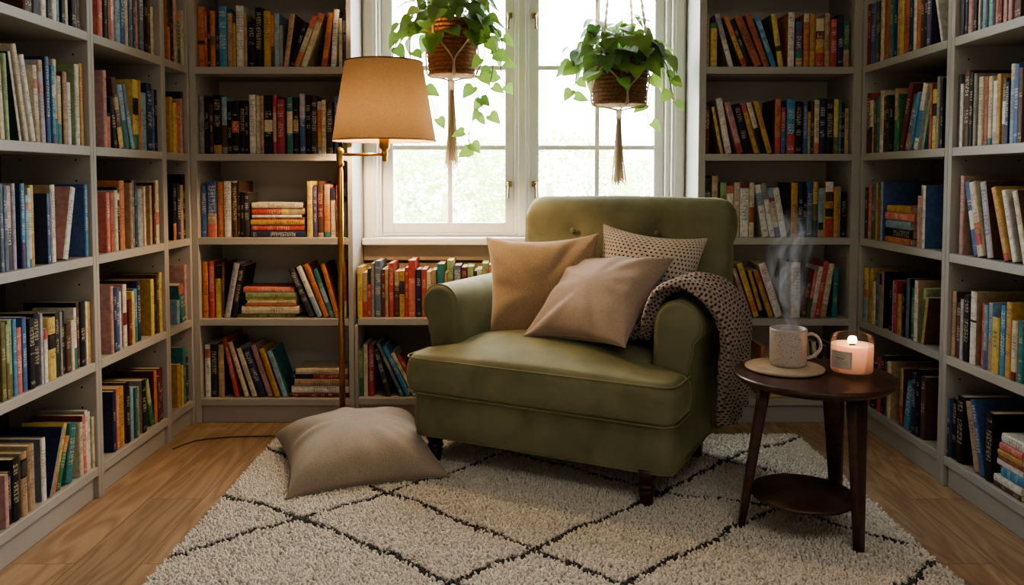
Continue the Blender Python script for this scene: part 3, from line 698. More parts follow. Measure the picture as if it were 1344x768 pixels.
BR,0,1.244,1.445,0.000,0.0341,0.195,0.130,re,,.74-1-cr/.57-.74-dr/.3-.57-mu,,0,14,1
BR,0,1.274,1.445,0.000,0.0208,0.216,0.153,bg,,,,0,15,1
BR,0,1.299,1.445,0.000,0.0252,0.192,0.133,re,,,wh,1,16,1
BR,0,1.325,1.445,0.000,0.0229,0.210,0.134,nv,,,,0,17,1
BR,0,1.351,1.445,0.000,0.0252,0.183,0.120,gr,,0-.38-bg,,0,18,1
BR,1,0.795,1.098,0.000,0.0203,0.190,0.129,dr,,,wh,1,1,1
BR,1,0.855,1.099,-0.204,0.0119,0.192,0.153,ye,mu,,,0,2,0
BR,1,0.883,1.100,-0.187,0.0251,0.226,0.163,wh,,,re,0,3,1
BR,1,0.931,1.101,-0.269,0.0239,0.213,0.146,pk,,0-.2-re,,0,4,1
BR,1,0.961,1.101,-0.248,0.0257,0.205,0.130,bk,,,,1,5,1
BR,1,0.996,1.100,-0.281,0.0179,0.205,0.146,mu,,.84-1-re,,0,6,1
BR,1,1.020,1.101,-0.287,0.0194,0.211,0.143,cr,,0-.5-bk,,0,7,1
BR,1,1.048,1.101,-0.280,0.0194,0.217,0.150,bg,,0-1-mu,,0,8,1
BR,1,1.081,1.098,0.000,0.0233,0.220,0.176,or,br,0-.3-re,,0,9,1
BR,1,1.103,1.098,0.000,0.0173,0.187,0.130,ma,,0-.52-bl,,0,10,1
BR,1,1.132,1.098,0.000,0.0328,0.219,0.149,sk,,0-.37-re,,0,11,1
BR,1,1.164,1.098,0.000,0.0269,0.211,0.153,bk,,,,0,12,1
BR,1,1.190,1.098,0.000,0.0164,0.208,0.140,bl,,,,0,13,1
BR,1,1.205,1.098,0.000,0.0113,0.169,0.113,mu,,0-.55-lg,,0,14,0
BR,1,1.218,1.098,0.000,0.0119,0.211,0.152,br,,,,0,15,0
BR,1,1.235,1.098,0.000,0.0188,0.217,0.142,cr,,0-.2-co,,0,16,1
BR,1,1.260,1.098,0.000,0.0263,0.224,0.148,nv,,,,0,17,1
BR,1,1.289,1.098,0.000,0.0283,0.220,0.158,bk,,,,1,18,1
BR,1,1.315,1.098,0.000,0.0185,0.220,0.141,ol,,.3-1-ye,,0,19,1
BR,1,1.331,1.098,0.000,0.0110,0.217,0.156,te,,,,0,20,0
BR,1,1.343,1.098,0.000,0.0110,0.205,0.144,bk,,,,0,21,0
BR,1,1.359,1.098,0.000,0.0164,0.184,0.124,bg,,,,0,22,0
BR,2,0.800,0.760,0.000,0.0285,0.240,0.159,cm,,,,0,1,1
BR,2,0.828,0.760,0.000,0.0255,0.249,0.177,cm,,.5-1-bg,,0,2,0
BR,2,0.864,0.760,0.000,0.0264,0.222,0.161,lb,,.5-1-lg,,0,3,0
BR,2,0.892,0.760,0.000,0.0264,0.209,0.135,co,,.3-.85-wh,,0,4,0
BR,2,0.919,0.760,0.000,0.0225,0.222,0.151,cr,,,,0,5,1
BR,2,0.950,0.760,0.000,0.0354,0.222,0.153,wh,,.9-1-dr,,1,6,1
BR,2,0.979,0.760,0.000,0.0192,0.222,0.151,cr,,.27-.55-do,,0,7,1
BR,2,1.039,0.762,-0.171,0.0255,0.214,0.143,wh,,.6-.85-lb,,0,8,1
BR,2,1.064,0.762,-0.181,0.0210,0.221,0.143,gy,,0-.7-wh,,0,9,1
BR,2,1.087,0.762,-0.181,0.0234,0.202,0.140,cr,,.72-.8-re/0-.2-pu/.8-1-lb,,0,10,1
BR,2,1.112,0.762,-0.182,0.0240,0.202,0.145,wh,,,,0,11,1
BR,2,1.153,0.760,0.000,0.0270,0.222,0.177,mu,br,,,0,12,1
BR,2,1.178,0.760,0.000,0.0174,0.218,0.143,nv,,,,0,13,1
BR,2,1.194,0.760,0.000,0.0135,0.200,0.143,bk,,,,0,14,0
BR,2,1.214,0.760,0.000,0.0249,0.225,0.160,bl,,0-.6-sl,,0,15,1
BR,2,1.239,0.760,0.000,0.0198,0.225,0.157,ye,,0-.3-dg/.3-.6-ol,,0,16,1
BR,2,1.260,0.760,0.000,0.0198,0.200,0.127,lb,,0-.15-bg/.15-.3-dg,,0,17,1
BR,2,1.275,0.760,0.000,0.0072,0.200,0.141,mu,,,,0,18,0
BR,2,1.295,0.760,0.000,0.0312,0.225,0.164,mu,,.82-1-wh/.65-.82-br/.37-.52-dg/0-.34-re,,0,19,1
BR,2,1.322,0.760,0.000,0.0189,0.206,0.151,mu,,,,0,20,1
BR,2,1.337,0.760,0.000,0.0090,0.206,0.145,gy,,,,0,21,0
BR,2,1.352,0.760,0.000,0.0168,0.185,0.118,bk,,,,0,22,1
BR,3,0.980,0.433,-0.339,0.0151,0.209,0.150,pk,,,,0,1,0
BR,3,1.005,0.434,-0.318,0.0229,0.231,0.151,ye,,.1-.3-or,re,0,2,1
BR,3,1.031,0.432,-0.292,0.0136,0.200,0.140,mu,,0-.15-bk,,0,3,0
BR,3,1.049,0.431,-0.326,0.0078,0.200,0.146,bk,,,,0,4,0
BR,3,1.065,0.433,-0.336,0.0196,0.200,0.141,or,,0-.7-mu,,0,5,1
BR,3,1.097,0.435,-0.328,0.0301,0.232,0.150,wh,,,re,1,6,1
BR,3,1.163,0.430,0.000,0.0368,0.227,0.150,wh,,,,1,7,1
BR,3,1.197,0.431,0.165,0.0160,0.202,0.147,dr,,,,0,8,1
BR,3,1.214,0.431,0.167,0.0139,0.199,0.129,gr,,.4-1-co,,0,9,0
BR,3,1.233,0.431,0.156,0.0175,0.211,0.147,wh,,0-.3-pk,,0,10,1
BR,3,1.253,0.432,0.153,0.0205,0.232,0.157,re,,,,0,11,1
BR,3,1.278,0.432,0.146,0.0241,0.222,0.144,cr,,0-.25-bg,dr,0,12,1
BR,3,1.324,0.430,0.025,0.0193,0.204,0.142,te,,,,0,13,1
BR,4,1.034,0.101,0.000,0.0182,0.212,0.135,or,,,,0,1u,0
BR,4,1.202,0.102,-0.097,0.0121,0.237,0.152,dg,,,,0,2u,0
BR,4,1.222,0.102,-0.121,0.0151,0.240,0.161,ol,,,,0,3u,0
BR,4,1.241,0.102,-0.122,0.0151,0.240,0.154,ye,,,,0,4u,0
BR,4,1.265,0.102,-0.100,0.0182,0.230,0.147,cr,,,,0,5u,0
BR,4,1.290,0.101,0.000,0.0182,0.212,0.146,br,,,,0,6u,0
BR,4,1.315,0.101,0.000,0.0182,0.221,0.157,dg,,,,0,7u,0
BR,4,1.056,0.111,1.571,0.0196,0.131,0.100,ye,,,,0,F2,0
BR,4,1.049,0.129,1.571,0.0151,0.131,0.100,cr,,,,0,F1,0
RA,0,-3.215,1.445,0.000,0.0297,0.238,0.172,re,,0-1-dr,,0,1,1
RA,0,-3.180,1.445,0.000,0.0303,0.233,0.150,bl,,,,0,2,1
RA,0,-3.152,1.445,0.000,0.0226,0.231,0.157,ol,,,,0,3,0
RA,0,-3.129,1.445,0.000,0.0187,0.232,0.154,dg,,,,0,4,0
RA,0,-3.105,1.445,0.000,0.0247,0.230,0.159,cr,,,,0,5,0
RA,0,-3.073,1.445,0.000,0.0343,0.229,0.156,do,,,,0,6,1
RA,0,-3.047,1.445,0.000,0.0121,0.232,0.169,mu,,,,0,7,0
RA,0,-3.028,1.445,0.000,0.0202,0.234,0.157,te,,,,0,8,0
RA,0,-3.006,1.445,0.000,0.0204,0.235,0.150,nv,,,,0,9,0
RA,0,-2.984,1.445,0.000,0.0201,0.235,0.165,ln,,,,0,10,0
RA,0,-2.964,1.445,0.000,0.0172,0.235,0.152,mu,,,,0,11,0
RA,0,-2.945,1.445,0.000,0.0174,0.197,0.138,ye,,,,0,12,0
RA,0,-2.916,1.445,0.000,0.0352,0.231,0.158,do,,,,0,13,1
RA,0,-2.886,1.445,0.000,0.0201,0.222,0.161,te,,0-1-nv,,0,14,0
RA,0,-2.864,1.445,0.000,0.0193,0.216,0.149,wh,,,,0,15,0
RA,0,-2.836,1.445,0.000,0.0284,0.173,0.121,or,,,,0,16,1
RA,0,-2.806,1.445,0.000,0.0231,0.202,0.133,br,,,,0,17,0
RA,0,-2.783,1.445,0.000,0.0191,0.201,0.139,bk,,,,0,18,0
RA,0,-2.759,1.445,0.000,0.0250,0.196,0.157,pu,nv,,,0,19,1
RA,0,-2.673,1.447,-0.280,0.0125,0.182,0.129,wh,,,,0,20,0
RA,1,-3.214,1.098,0.000,0.0326,0.237,0.163,re,,0-1-dr,wh,1,1,1
RA,1,-3.183,1.098,0.000,0.0229,0.206,0.133,cr,,0-.5-cm,,0,2,0
RA,1,-3.158,1.098,0.000,0.0231,0.216,0.142,br,,,,0,3,0
RA,1,-3.132,1.098,0.000,0.0238,0.216,0.145,te,,,,0,4,0
RA,1,-3.103,1.098,0.000,0.0285,0.234,0.165,cr,,.0-.2-wh,,0,5,1
RA,1,-3.074,1.098,0.000,0.0245,0.210,0.136,dr,,,,0,6,0
RA,1,-3.046,1.098,0.000,0.0251,0.212,0.150,dg,,,,0,7,1
RA,1,-3.019,1.098,0.000,0.0257,0.198,0.138,bk,,,,0,8,0
RA,1,-2.989,1.098,0.000,0.0210,0.231,0.185,bg,bg,0-.5-gr,,0,9,0
RA,1,-2.969,1.098,0.000,0.0140,0.209,0.146,gr,,,,0,10,0
RA,1,-2.948,1.102,0.271,0.0264,0.245,0.196,re,dr,0-1-dr,,0,11,1
RA,1,-2.901,1.102,0.301,0.0295,0.199,0.129,sl,,0-.3-or,,0,12,1
RA,1,-2.870,1.101,0.290,0.0192,0.204,0.141,sk,,,,0,13,0
RA,1,-2.841,1.101,0.264,0.0264,0.231,0.152,wh,,.18-.6-sk,,0,14,1
RA,1,-2.794,1.100,0.270,0.0181,0.172,0.138,lg,sk,,,0,15,0
RA,1,-2.731,1.098,0.000,0.0149,0.218,0.174,do,do,,,0,16,0
RA,1,-2.711,1.098,0.000,0.0249,0.198,0.132,ye,,.55-.76-bk,,0,17,1
RA,1,-2.690,1.098,0.000,0.0160,0.238,0.170,gy,,,,0,18,1
RA,1,-2.674,1.098,0.000,0.0154,0.230,0.146,bk,,,,0,19,1
RA,2,-3.218,0.760,0.000,0.0239,0.203,0.143,cm,,,,0,1u,0
RA,2,-3.189,0.760,0.000,0.0241,0.212,0.135,co,,,,0,2u,0
RA,2,-3.157,0.760,0.000,0.0317,0.216,0.140,sl,,0-.35-gr,,0,3u,1
RA,2,-3.124,0.760,0.000,0.0241,0.222,0.162,ye,,,,0,4u,0
RA,2,-3.100,0.760,0.000,0.0192,0.222,0.156,do,,.7-1-ol,,0,5u,0
RA,2,-3.080,0.760,0.000,0.0150,0.225,0.180,lb,bl,,,0,6u,0
RA,2,-2.796,0.760,0.000,0.0247,0.179,0.115,pk,,,,0,7u,1
RA,2,-2.772,0.760,0.000,0.0132,0.216,0.158,bg,,,,0,8u,0
RA,2,-2.756,0.760,0.000,0.0165,0.214,0.171,wh,bl,,,0,9u,0
RA,2,-3.047,0.771,1.571,0.0216,0.183,0.130,or,,,,0,F5,0
RA,2,-3.059,0.798,1.571,0.0323,0.199,0.130,bk,,,,0,F4,1
RA,2,-3.052,0.829,1.571,0.0296,0.189,0.130,lb,,,,0,F3,1
RA,2,-3.056,0.859,1.571,0.0280,0.223,0.130,co,,,,0,F2,1
RA,2,-3.052,0.886,1.571,0.0257,0.183,0.130,mu,,,,0,F1,0
RA,3,-3.222,0.430,0.000,0.0151,0.216,0.154,gy,,,,0,1,0
RA,3,-3.197,0.430,0.000,0.0314,0.215,0.172,ye,mu,0-.45-lb/.45-.6-or,,0,2,1
RA,3,-3.163,0.430,0.000,0.0289,0.216,0.150,mu,,,,0,3,1
RA,3,-3.133,0.430,0.000,0.0238,0.168,0.112,cr,,,,0,4,0
RA,3,-3.105,0.430,0.000,0.0277,0.202,0.133,nv,,0-1-sl,,0,5,1
RA,3,-3.075,0.430,0.000,0.0239,0.162,0.108,gy,,,,0,6,0
RA,3,-3.052,0.430,0.000,0.0181,0.216,0.173,bg,bk,,,0,7,0
RA,3,-2.999,0.430,0.000,0.0205,0.168,0.112,bk,,,,0,8,0
RA,3,-2.975,0.430,0.000,0.0211,0.191,0.129,ln,,,,0,9,0
RA,3,-2.951,0.430,0.000,0.0227,0.195,0.126,ma,,,,0,10,0
RA,3,-2.923,0.430,0.000,0.0280,0.148,0.106,mu,,,,0,11,0
RA,3,-2.898,0.430,0.000,0.0133,0.170,0.119,ol,,,,0,12,0
RA,3,-2.883,0.430,0.000,0.0140,0.194,0.139,bk,,,,0,13,0
RA,3,-2.862,0.430,0.000,0.0230,0.213,0.171,lb,bk,0-1-sl,,0,14,1
RA,3,-2.826,0.430,0.000,0.0259,0.183,0.132,te,,0-1-gr,,0,15,1
RA,3,-2.800,0.430,0.000,0.0227,0.214,0.172,wh,bg,,,0,16,1
RA,3,-2.770,0.431,0.133,0.0196,0.194,0.135,lg,,0-.8-gr,,0,17,1
RA,3,-2.750,0.431,0.160,0.0168,0.166,0.133,or,br,0-1-mu,,0,18,0
RA,4,-3.214,0.101,0.000,0.0320,0.131,0.100,bg,,,,0,1,0
RA,4,-3.178,0.101,0.000,0.0359,0.140,0.100,or,,.5-1-bg,,0,2,0
RA,4,-3.130,0.101,0.000,0.0463,0.177,0.113,bk,,,,0,3,0
RA,4,-3.078,0.101,0.000,0.0312,0.207,0.132,re,,,,0,4,0
RA,4,-3.046,0.101,0.000,0.0245,0.225,0.147,cm,,,,0,5,0
RA,4,-3.016,0.101,0.000,0.0299,0.202,0.129,ye,,0-1-ol,,0,6,0
RA,4,-2.984,0.101,0.000,0.0276,0.214,0.171,cr,bg,,,0,7,1
RA,4,-2.896,0.101,0.000,0.0244,0.211,0.169,bg,br,0-.35-re,,0,8,1
RA,4,-2.861,0.104,0.168,0.0403,0.175,0.140,sk,sk,,,0,9,1
RA,4,-2.799,0.101,0.000,0.0250,0.216,0.137,nv,,,,0,10,1
RA,4,-2.775,0.101,0.000,0.0221,0.236,0.189,bk,bk,,,0,11,1
RA,4,-2.745,0.101,0.000,0.0302,0.217,0.157,br,,,,0,12,1
RB,0,-2.557,1.445,0.000,0.0213,0.256,0.178,cm,,,,0,1,0
RB,0,-2.537,1.445,0.000,0.0153,0.249,0.169,nv,,,,0,2,0
RB,0,-2.512,1.445,0.000,0.0253,0.239,0.163,pk,,,,0,3,0
RB,0,-2.485,1.445,0.000,0.0193,0.247,0.159,bk,,,,0,4,0
RB,0,-2.468,1.445,0.000,0.0095,0.230,0.149,wh,,,,0,5,0
RB,0,-2.456,1.445,0.000,0.0128,0.227,0.147,bk,,,,0,6,0
RB,0,-2.435,1.445,0.000,0.0211,0.227,0.152,lg,,0-1-lb,,0,7,0
RB,0,-2.418,1.445,0.000,0.0088,0.216,0.145,te,,,,0,8,0
RB,0,-2.402,1.445,0.000,0.0195,0.222,0.160,lb,,,,0,9,0
RB,0,-2.382,1.445,0.000,0.0177,0.221,0.143,co,,,,0,10,0
RB,0,-2.360,1.445,0.000,0.0237,0.207,0.136,re,,0-1-dr,,0,11,0
RB,0,-2.338,1.445,0.000,0.0157,0.208,0.137,pk,,,,0,12,0
RB,0,-2.325,1.445,0.000,0.0074,0.203,0.132,dr,,,,0,13,0
RB,0,-2.312,1.445,0.000,0.0164,0.201,0.133,pk,,,,0,14,0
RB,0,-2.292,1.445,0.000,0.0197,0.200,0.131,dr,,,,0,15,0
RB,0,-2.271,1.445,0.000,0.0177,0.198,0.135,br,,,,0,16,0
RB,1,-2.567,1.098,0.000,0.0190,0.228,0.182,bg,te,0-1-br,,0,1,1
RB,1,-2.547,1.098,0.000,0.0162,0.197,0.143,wh,,,,0,2,0
RB,1,-2.518,1.098,0.000,0.0309,0.234,0.157,br,,,wh,1,3,1
RB,1,-2.492,1.098,0.000,0.0175,0.225,0.180,bk,bk,,,0,4,1
RB,1,-2.474,1.098,0.000,0.0149,0.220,0.155,gy,,,,0,5,1
RB,1,-2.453,1.098,0.000,0.0248,0.207,0.145,ye,,0-1-cr,,0,6,1
RB,1,-2.425,1.098,0.000,0.0257,0.203,0.138,do,,,,0,7,1
RB,1,-2.399,1.098,0.000,0.0209,0.202,0.147,cr,,0-.1-te,,0,8,1
RB,1,-2.376,1.098,0.000,0.0197,0.186,0.120,wh,,0-.2-ln,,0,9,1
RB,1,-2.355,1.098,0.000,0.0173,0.203,0.142,mu,,,,0,10,1
RB,1,-2.334,1.098,0.000,0.0170,0.189,0.125,br,,.3-.65-wh,,0,11,1
RB,1,-2.316,1.098,0.000,0.0141,0.176,0.123,nv,,,,0,12,1
RB,1,-2.297,1.098,0.000,0.0214,0.224,0.158,lb,,.8-1-cr,,1,13,1
RB,1,-2.274,1.098,0.000,0.0187,0.220,0.143,bl,,,,0,14,1
RB,1,-2.252,1.098,0.000,0.0205,0.207,0.135,br,,,,0,15,0
RB,2,-2.538,0.760,0.000,0.0224,0.247,0.198,pk,bg,,,1,1,1
RB,2,-2.453,0.764,-0.258,0.0311,0.233,0.153,bl,,.35-.6-wh,,0,2,1
RB,2,-2.421,0.764,-0.253,0.0302,0.231,0.148,cr,,.3-.45-or/.15-.3-re,,1,3,1
RB,2,-2.384,0.763,-0.214,0.0292,0.230,0.184,ln,br,,,1,4,1
RB,2,-2.295,0.764,-0.339,0.0237,0.221,0.162,mu,,0-.1-re,,0,5,1
RB,2,-2.266,0.763,-0.295,0.0211,0.211,0.141,wh,,,,1,6,1
RB,2,-2.217,0.763,-0.287,0.0221,0.209,0.167,cr,br,,,0,7,0
RB,3,-2.565,0.430,0.000,0.0221,0.209,0.167,bg,br,,,1,1,1
RB,3,-2.537,0.430,0.000,0.0236,0.176,0.117,br,,,,0,2,1
RB,3,-2.513,0.430,0.000,0.0154,0.191,0.135,ln,,,,0,3,0
RB,3,-2.488,0.430,0.000,0.0306,0.208,0.147,bk,,,,1,4,1
RB,3,-2.454,0.430,0.000,0.0311,0.223,0.178,wh,bg,.58-.61-bk,,1,5,1
RB,3,-2.404,0.430,0.000,0.0221,0.194,0.155,re,dr,,,0,6,1
RB,3,-2.383,0.430,0.000,0.0158,0.193,0.136,lb,,0-.3-bl,,0,7,1
RB,3,-2.364,0.430,0.000,0.0176,0.203,0.148,lb,,0-.5-bg,,0,8,1
RB,3,-2.337,0.430,0.000,0.0330,0.164,0.114,ye,,,,0,9,1
RB,3,-2.306,0.430,0.000,0.0244,0.204,0.138,sk,,,,1,10,1
RB,3,-2.278,0.430,0.000,0.0266,0.217,0.159,mu,,,,1,11,1
RB,3,-2.248,0.430,0.000,0.0228,0.170,0.108,cr,,0-.15-dr,,0,12,1
RB,3,-2.223,0.430,0.000,0.0222,0.171,0.109,te,,,,0,13,0
RB,4,-2.570,0.101,0.000,0.0121,0.192,0.137,bl,,0-.6-cm,,0,1u,0
RB,4,-2.549,0.101,0.000,0.0266,0.194,0.131,bk,,,,1,2u,1
RB,4,-2.512,0.101,0.000,0.0384,0.213,0.171,bk,bk,,,1,3u,1
RB,4,-2.419,0.105,-0.278,0.0320,0.212,0.169,do,br,0-1-bg,,0,4u,1
RB,4,-2.389,0.104,-0.277,0.0242,0.226,0.165,bl,,,,1,5u,1
RB,4,-2.357,0.101,0.000,0.0352,0.206,0.165,bk,bk,,,1,6u,1
RB,4,-2.328,0.109,1.571,0.0151,0.126,0.130,br,,,,0,F8,0
RB,4,-2.329,0.126,1.571,0.0195,0.126,0.130,wh,,,,0,F7,0
RB,4,-2.307,0.151,1.571,0.0300,0.107,0.130,sk,,,,0,F6,1
RB,4,-2.325,0.175,1.571,0.0173,0.119,0.130,wh,,,,0,F5,0
RB,4,-2.315,0.192,1.571,0.0150,0.114,0.130,do,,,,0,F4,0
RB,4,-2.313,0.207,1.571,0.0150,0.111,0.130,mu,,,,0,F3,0
RB,4,-2.307,0.226,1.571,0.0214,0.103,0.130,co,,,,0,F2,0
RB,4,-2.301,0.251,1.571,0.0278,0.103,0.130,wh,,,,0,F1,1'''
COL = dict(
 orr=0, **{'or': ('orange', 200, 112, 44)}, do=('rust orange', 168, 84, 44), mu=('mustard', 196, 150, 50), ye=('yellow', 212, 184, 78), cr=('cream', 214, 200, 168),
 wh=('white', 226, 222, 212), gy=('grey', 152, 150, 146), bg=('tan', 182, 150, 112), br=('brown', 92, 62, 46), bk=('black', 32, 30, 30), nv=('navy', 38, 50, 84),
 bl=('blue', 50, 92, 152), lb=('pale blue', 136, 172, 192), sk=('sky blue', 44, 136, 180), te=('teal', 44, 126, 126), gr=('green', 44, 122, 80), dg=('dark green', 36, 62, 52),
 lg=('pale green', 150, 172, 120), ol=('olive', 118, 112, 54), re=('red', 186, 44, 42), dr=('dark red', 116, 32, 34), pk=('dusty pink', 196, 144, 140), co=('coral', 208, 100, 78),
 pu=('purple', 88, 74, 116), ma=('crimson', 166, 34, 62), cm=('charcoal', 66, 62, 64), sl=('slate blue', 98, 116, 136), ln=('lavender grey', 182, 176, 186))
INK_FOR = dict(bk='cr', nv='wh', br='cr', dg='cr', dr='cr', cm='wh', pu='wh', re='cr', ma='cr', bl='wh', te='cr', gr='cr', sl='wh', sk='wh', ol='cr', do='bk', co='wh')
PLACE = dict(L1='near left bookcase', L2='middle left bookcase', L3='narrow corner bookcase at left', BL='bookcase behind the lamp', W='low bookcase under window',
             BR='bookcase right of window', RA='right corner bookcase', RB='near right bookcase')
SHELF = ['top shelf', 'second shelf', 'third shelf', 'fourth shelf', 'bottom shelf']
ORD = 'first second third fourth fifth sixth seventh eighth ninth tenth eleventh twelfth thirteenth fourteenth fifteenth sixteenth seventeenth eighteenth nineteenth twentieth'.split()
ORD += ['twenty-'+w for w in ORD[:9]]
SB = {'B': .020, 'L': .006, 'R': .006}
WALL = dict(L1='L', L2='L', L3='L', BL='B', W='B', BR='B', RA='R', RB='R')

def cover_material():
    k = N('printed_book_cover'); b = k.bsdf(Roughness=.55); b.inputs['Specular IOR Level'].default_value = .3
    ca = k.n('Attribute', attribute_name='tint'); ia = k.n('Attribute', attribute_name='ink')
    uv = k.n('UVMap'); sp = k.n('SeparateXYZ'); k.l(uv, 0, sp, 0)
    oi = k.n('ObjectInfo')
    def cells(fx, fy, seed):
        x = k.math('FLOOR', (k.math('MULTIPLY', (sp, 0), fx), 0)); y = k.math('FLOOR', (k.math('MULTIPLY', (sp, 1), fy), 0))
        cb = k.n('CombineXYZ'); k.t.links.new(x.outputs[0], cb.inputs[0]); k.t.links.new(y.outputs[0], cb.inputs[1])
        z = k.math('ADD', (oi, 'Random'), seed); k.l(z, 0, cb, 2)
        w = k.n('TexWhiteNoise', noise_dimensions='3D'); k.l(cb, 0, w, 'Vector'); return w
    dot = cells(1.0, 1.0, .1); word = cells(.0, .13, .7)
    gap = k.math('GREATER_THAN', (k.math('FRACT', (k.math('MULTIPLY', (sp, 1), .25), 0)), 0), .25)
    on = k.math('GREATER_THAN', (dot, 0), .42); wd = k.math('GREATER_THAN', (word, 0), .25)
    m1 = k.math('MULTIPLY', (k.math('MULTIPLY', (on, 0), (gap, 0)), 0), (wd, 0))
    fac = k.math('MULTIPLY', (k.math('MULTIPLY', (m1, 0), (ia, 'Alpha')), 0), .52)
    tc = k.n('TexCoord')
    nz = k.n('TexNoise'); nz.inputs['Scale'].default_value = 60; nz.inputs['Detail'].default_value = 5; k.l(tc, 'Object', nz, 'Vector')
    mr = k.n('MapRange'); mr.inputs[1].default_value = .35; mr.inputs[2].default_value = .65; mr.inputs[3].default_value = .74; mr.inputs[4].default_value = 1.04; k.l(nz, 0, mr, 0)
    hs = k.n('HueSaturation'); hs.inputs['Saturation'].default_value = .86; k.l(ca, 'Color', hs, 'Color'); k.l(mr, 0, hs, 'Value')
    mx = k.mixc((fac, 0), (hs, 0), (ia, 'Color')); k.l(mx, 2, b, 'Base Color')
    return k.m
M_cover = cover_material()
M_pages = noisy('paper_pages', srgb(196, 182, 154), srgb(214, 202, 176), 300, .9, stretch=(1, .02, .02))
rb = random.Random(11)

def c4(key, v=1.0):
    c = srgb(*COL[key][1:]); return (c[0]*v, c[1]*v, c[2]*v, 1.0)

def book_mesh(t, h, d, col, cov, bands, tx, bold):
    """Cover (spine, two boards, printed bands and lettering) and page block, as lists of verts, faces and face colours."""
    hard = t > .02 or h > .22
    bt = min(.0022 if hard else .0011, t*.16); ov = .003 if hard else .0008
    r = min(t*.22, .004) if hard else min(t*.1, .0015)
    ns = 4
    out = [(-t/2, d), (-t/2, r)]+[(-t/2*math.cos(PI*i/ns), r-r*math.sin(PI*i/ns)) for i in range(1, ns)]+[(t/2, r), (t/2, d)]
    inn = [(t/2-bt, d), (t/2-bt, r+bt), (-t/2+bt, r+bt), (-t/2+bt, d)]
    zs = {0.0, h}
    bl = []
    for q in bands.split('/'):
        if q:
            a, b_, c = q.split('-'); a, b_ = float(a), float(b_); bl.append((a, b_, c)); zs |= {a*h, b_*h}
    ink = tx or INK_FOR.get(col, rb.choice(['bk', 'br', 'dr', 'nv']))
    runs = []
    if t > .008:
        if bold or rb.random() < .35: runs = [(.30, .92)]
        else:
            a = rb.uniform(.30, .5); runs = [(a, rb.uniform(a+.25, .92)), (.05, .05+rb.uniform(.05, .10))]
    for a, b_ in runs: zs |= {a*h, b_*h}
    zs = sorted(z for z in zs if 0 <= z <= h)
    zs = [z for i, z in enumerate(zs) if i == 0 or z-zs[i-1] > 1e-5]
    V, F, T, I, U = [], [], [], [], []
    no = len(out); np_ = no+len(inn)
    px = max(t*.62, .004)/(6.6 if (bold or t > .022) else 5.4)
    for z in zs: V += [(x, y, z) for x, y in out+inn]
    def face(ids, c, ik=None, uv=None):
        F.append(ids); T.append(c); I.append(ik or (0, 0, 0, 0)); U.append(uv or [(0.0, 0.0)]*len(ids))
    base, side = c4(col), c4(cov or col, 1.0 if cov else .92)
    for s in range(len(zs)-1):
        zm = (zs[s]+zs[s+1])/2/h
        c = base
        for a, b_, cc in bl:
            if a <= zm <= b_: c = c4(cc)
        lettered = any(a < zm < b_ for a, b_ in runs)
        A, B = s*np_, (s+1)*np_
        for i in range(np_):
            j = (i+1) % np_
            ids = (A+i, A+j, B+j, B+i)
            if 1 <= i < no-2:          # the spine
                w = lettered and (2 <= i < no-3 or ns < 3)
                xa, xb = out[i][0], out[j][0]
                face(ids, c, (c4(ink)[:3]+(1.0,)) if w else None, [((xa/px+50), zs[s]/px), ((xb/px+50), zs[s]/px), ((xb/px+50), zs[s+1]/px), ((xa/px+50), zs[s+1]/px)])
            elif i >= no-1: face(ids, c4('cr', .8))
            else: face(ids, side if not (bl and not cov and zm > 2) else c)
    for A, flip in ((0, True), ((len(zs)-1)*np_, False)):   # top and bottom rims of the cover
        q = [(0, 1, no+2, no+3), (no-2, no-1, no, no+1)]
        for ids in q: face(tuple(A+i for i in (reversed(ids) if flip else ids)), side)
        ids = tuple(range(1, no-1))+(no+1, no+2); face(tuple(A+i for i in (reversed(ids) if flip else ids)), base)
    P = []
    x0, x1, y0, y1, z0, z1 = -t/2+bt*1.02, t/2-bt*1.02, r+bt*1.3, d-ov*1.2-.001, ov, h-ov
    P = [(x0, y0, z0), (x1, y0, z0), (x1, y1, z0), (x0, y1, z0), (x0, y0, z1), (x1, y0, z1), (x1, y1, z1), (x0, y1, z1)]
    PF = [(0, 3, 2, 1), (4, 5, 6, 7), (0, 1, 5, 4), (1, 2, 6, 5), (2, 3, 7, 6), (3, 0, 4, 7)]
    return V, F, T, I, U, P, PF

def make_mesh(name, V, F, T, I, U):
    me = bpy.data.meshes.new(name); me.from_pydata(V, [], F)
    a = me.color_attributes.new('tint', 'FLOAT_COLOR', 'CORNER'); b_ = me.color_attributes.new('ink', 'FLOAT_COLOR', 'CORNER'); uv = me.uv_layers.new(name='UVMap')
    ta, ia, ua = [], [], []
    for f, t, i, u in zip(F, T, I, U):
        for k_ in range(len(f)): ta += t; ia += i; ua += u[k_]
    a.data.foreach_set('color', ta); b_.data.foreach_set('color', ia); uv.data.foreach_set('uv', ua)
    return me

